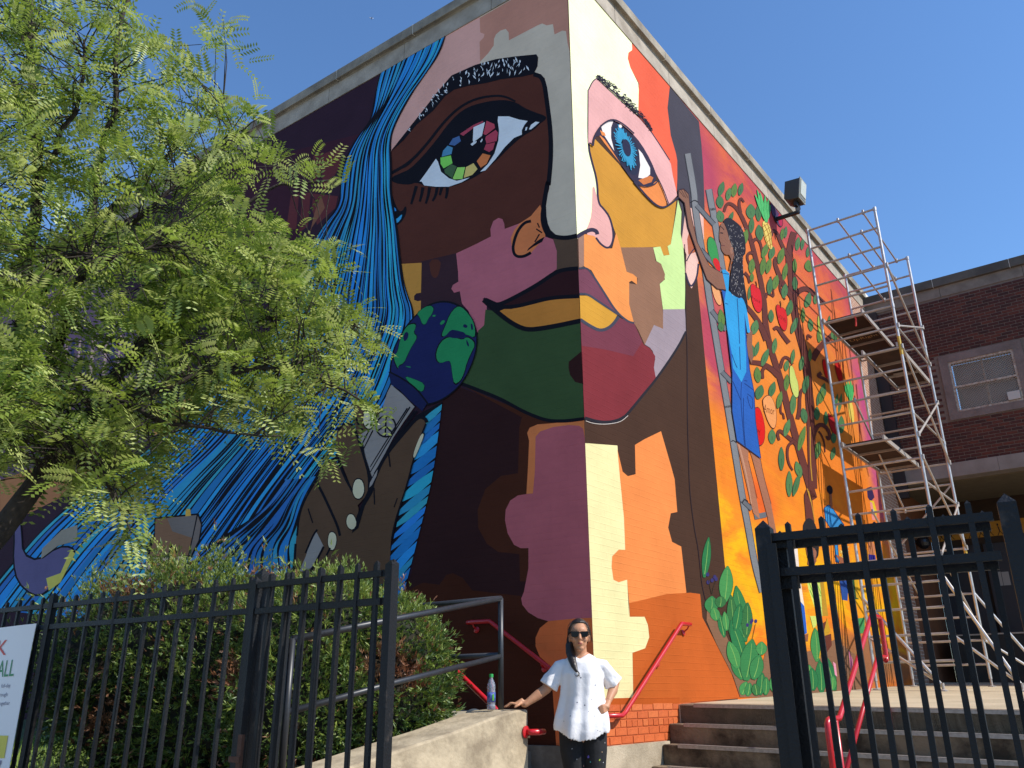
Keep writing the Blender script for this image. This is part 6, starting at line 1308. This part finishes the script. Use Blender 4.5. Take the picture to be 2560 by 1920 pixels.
for x, y, r in ((1449,1690,.004),(1452,1694,.005),(1488,1713,.005),(1462,1763,.005),(1479,1748,.006),(1471,1779,.004),(1426,1790,.005),(1443,1756,.004),(1505,1781,.004),(1494,1826,.004),(1500,1828,.004),(1486,1790,.0035),(1410,1803,.004)): speck(x, y, r, spk, shirt)
# trousers
tr_ = MB()
for sg, kx in ((-1,-.056),(1,.064)):
    chain(tr_, [(sg*.070,-.018,.95),(sg*.076,-.015,.86),(sg*.079,-.012,.74),(kx*1.15,-.003,.58),(kx,.0,.46),(kx,-.02,.34),(kx,-.02,.20),(kx*1.05,-.02,.11)], [(.096,.10),(.098,.10),(.090,.094),(.074,.076),(.064,.066),(.060,.062),(.052,.054),(.049,.052)], 16)
chain(tr_, [(0,-.018,1.0),(0,-.018,.93),(0,-.018,.85)], [(.135,.096),(.146,.102),(.115,.092)], 18)
trm = mat('black_trousers', '#17171b', .85, noise=.4, nscale=12, bump=.4, bscale=22)
trs = remesh('trousers', tr_, .008, 2, [trm], person); bpy.context.view_layer.update()
for x, y, r, h in ((1471,1892,.011,'#5a4fb0'),(1499,1900,.009,'#8a9a2a'),(1476,1905,.006,'#3a8a8a'),(1430,1872,.006,'#8a8a8a'),(1512,1857,.005,'#b0a8a0'),(1442,1898,.005,'#777777'),(1505,1880,.004,'#a08060'),(1459,1915,.006,'#9a6a5a'),(1508,1906,.004,'#cfcfcf'),(1428,1850,.004,'#905a4a')): speck(x, y, r, mat('speck_'+h[1:], h, .6), trs)
shm = mat('shoe_canvas', '#2c2c30', .8)
for kx, f2 in ((-.06,-.08),(.068,.086)):
    q = MB(); chain(q, [(kx*1.1,-.06,.055),(kx*1.15,0,.055),(kx*1.2,.06,.05),(f2*1.2,.14,.036)], [(.042,.05),(.044,.05),(.044,.045),(.040,.032)], 14); remesh('shoe', q, .007, 2, [shm], person)
# hair drawn back with a tail over her right shoulder
hm = mat('dark_hair', '#1a1412', .42, spec=.55, noise=.4, nscale=30, stretch=(1,1,.25), col2='#33261d', bump=.6, bscale=60)
hb = MB(); rs = []; n = 26
for i in range(1, 15):
    a = math.pi*i/15; row = []
    for k in range(n):
        th = 6.28318*k/n; x, y, z = .083*math.sin(a)*math.cos(th), .103*math.sin(a)*math.sin(th), .108*math.cos(a)
        fy_ = max(0, math.sin(th))                                # pull the front hairline back off the face
        if y > .02 and z < .070: y = .02+(y-.02)*max(0, (z-.045)/.025) if z > .045 else .02-.02*min(1, (.045-z)/.05)
        row.append(b3(HX+x, -.018+y, HZ+.020+z))
    rs.append(row)
hb.rings(rs)
chain(hb, [(HX-.055,-.05,HZ-.02),(HX-.072,-.03,HZ-.07),(HX-.072,.0,HZ-.12),(HX-.060,.035,HZ-.165),(HX-.045,.075,HZ-.215),(HX-.028,.098,HZ-.255)], [.034,.034,.033,.031,.024,.010], 12)
hair = remesh('hair', hb, .0048, 1, [hm], person)
st = MB(); rs_ = random.Random(4)
for i in range(26):
    sg = -1 if i % 2 else 1; x0 = HX+sg*rs_.uniform(.05,.078); z0 = HZ+rs_.uniform(.02,.09); st.tube([b3(x0*.8,.04,z0+.02), b3(HX+sg*.082,.02,z0-.02), b3(HX+sg*(.086+rs_.uniform(0,.012)),-.01,HZ-.03-rs_.uniform(0,.03))], [.0012,.0012,.0006], 4)
cl_ = [b3(HX-.030+.0, .100, HZ-.25)]+[b3(HX-.026+.016*math.sin(a), .104, HZ-.272+.016*math.cos(a)) for a in [j*.7 for j in range(1, 8)]]
st.tube(cl_, [.006]+[.0045-.0004*j for j in range(7)], 6); so_ = st.build('loose_strands', hm, person, smooth=True); so_['kind'] = 'stuff'
# sunglasses
sg_ = bpy.data.objects.new('sunglasses', None); sg_.location = (0,0,0)
gm_ = mat('sunglass_black', '#08080a', .22, spec=.3); sb = MB(); gz = HZ+.004
for sg in (-1, 1):
    cx = HX+.003+sg*.0345; out = [(-.030,.019),(.028,.021),(.031,.012),(.027,-.012),(.014,-.021),(-.012,-.021),(-.026,-.012),(-.030,.006)]
    sb.prism([b3(cx+sg*x, .096-abs(cx-HX+sg*x)*.16, gz+z) for x, z in out], -fy*.006)
sb.bar(b3(HX-.008,.100,gz+.012), b3(HX+.014,.100,gz+.012), .006, .007)
for sg in (-1, 1): sb.bar(b3(HX+.003+sg*.062,.086,gz+.016), b3(HX+sg*.082,-.01,gz+.008), .004, .009)
gs = sb.build('sunglasses', gm_, person, bevel=.0015)
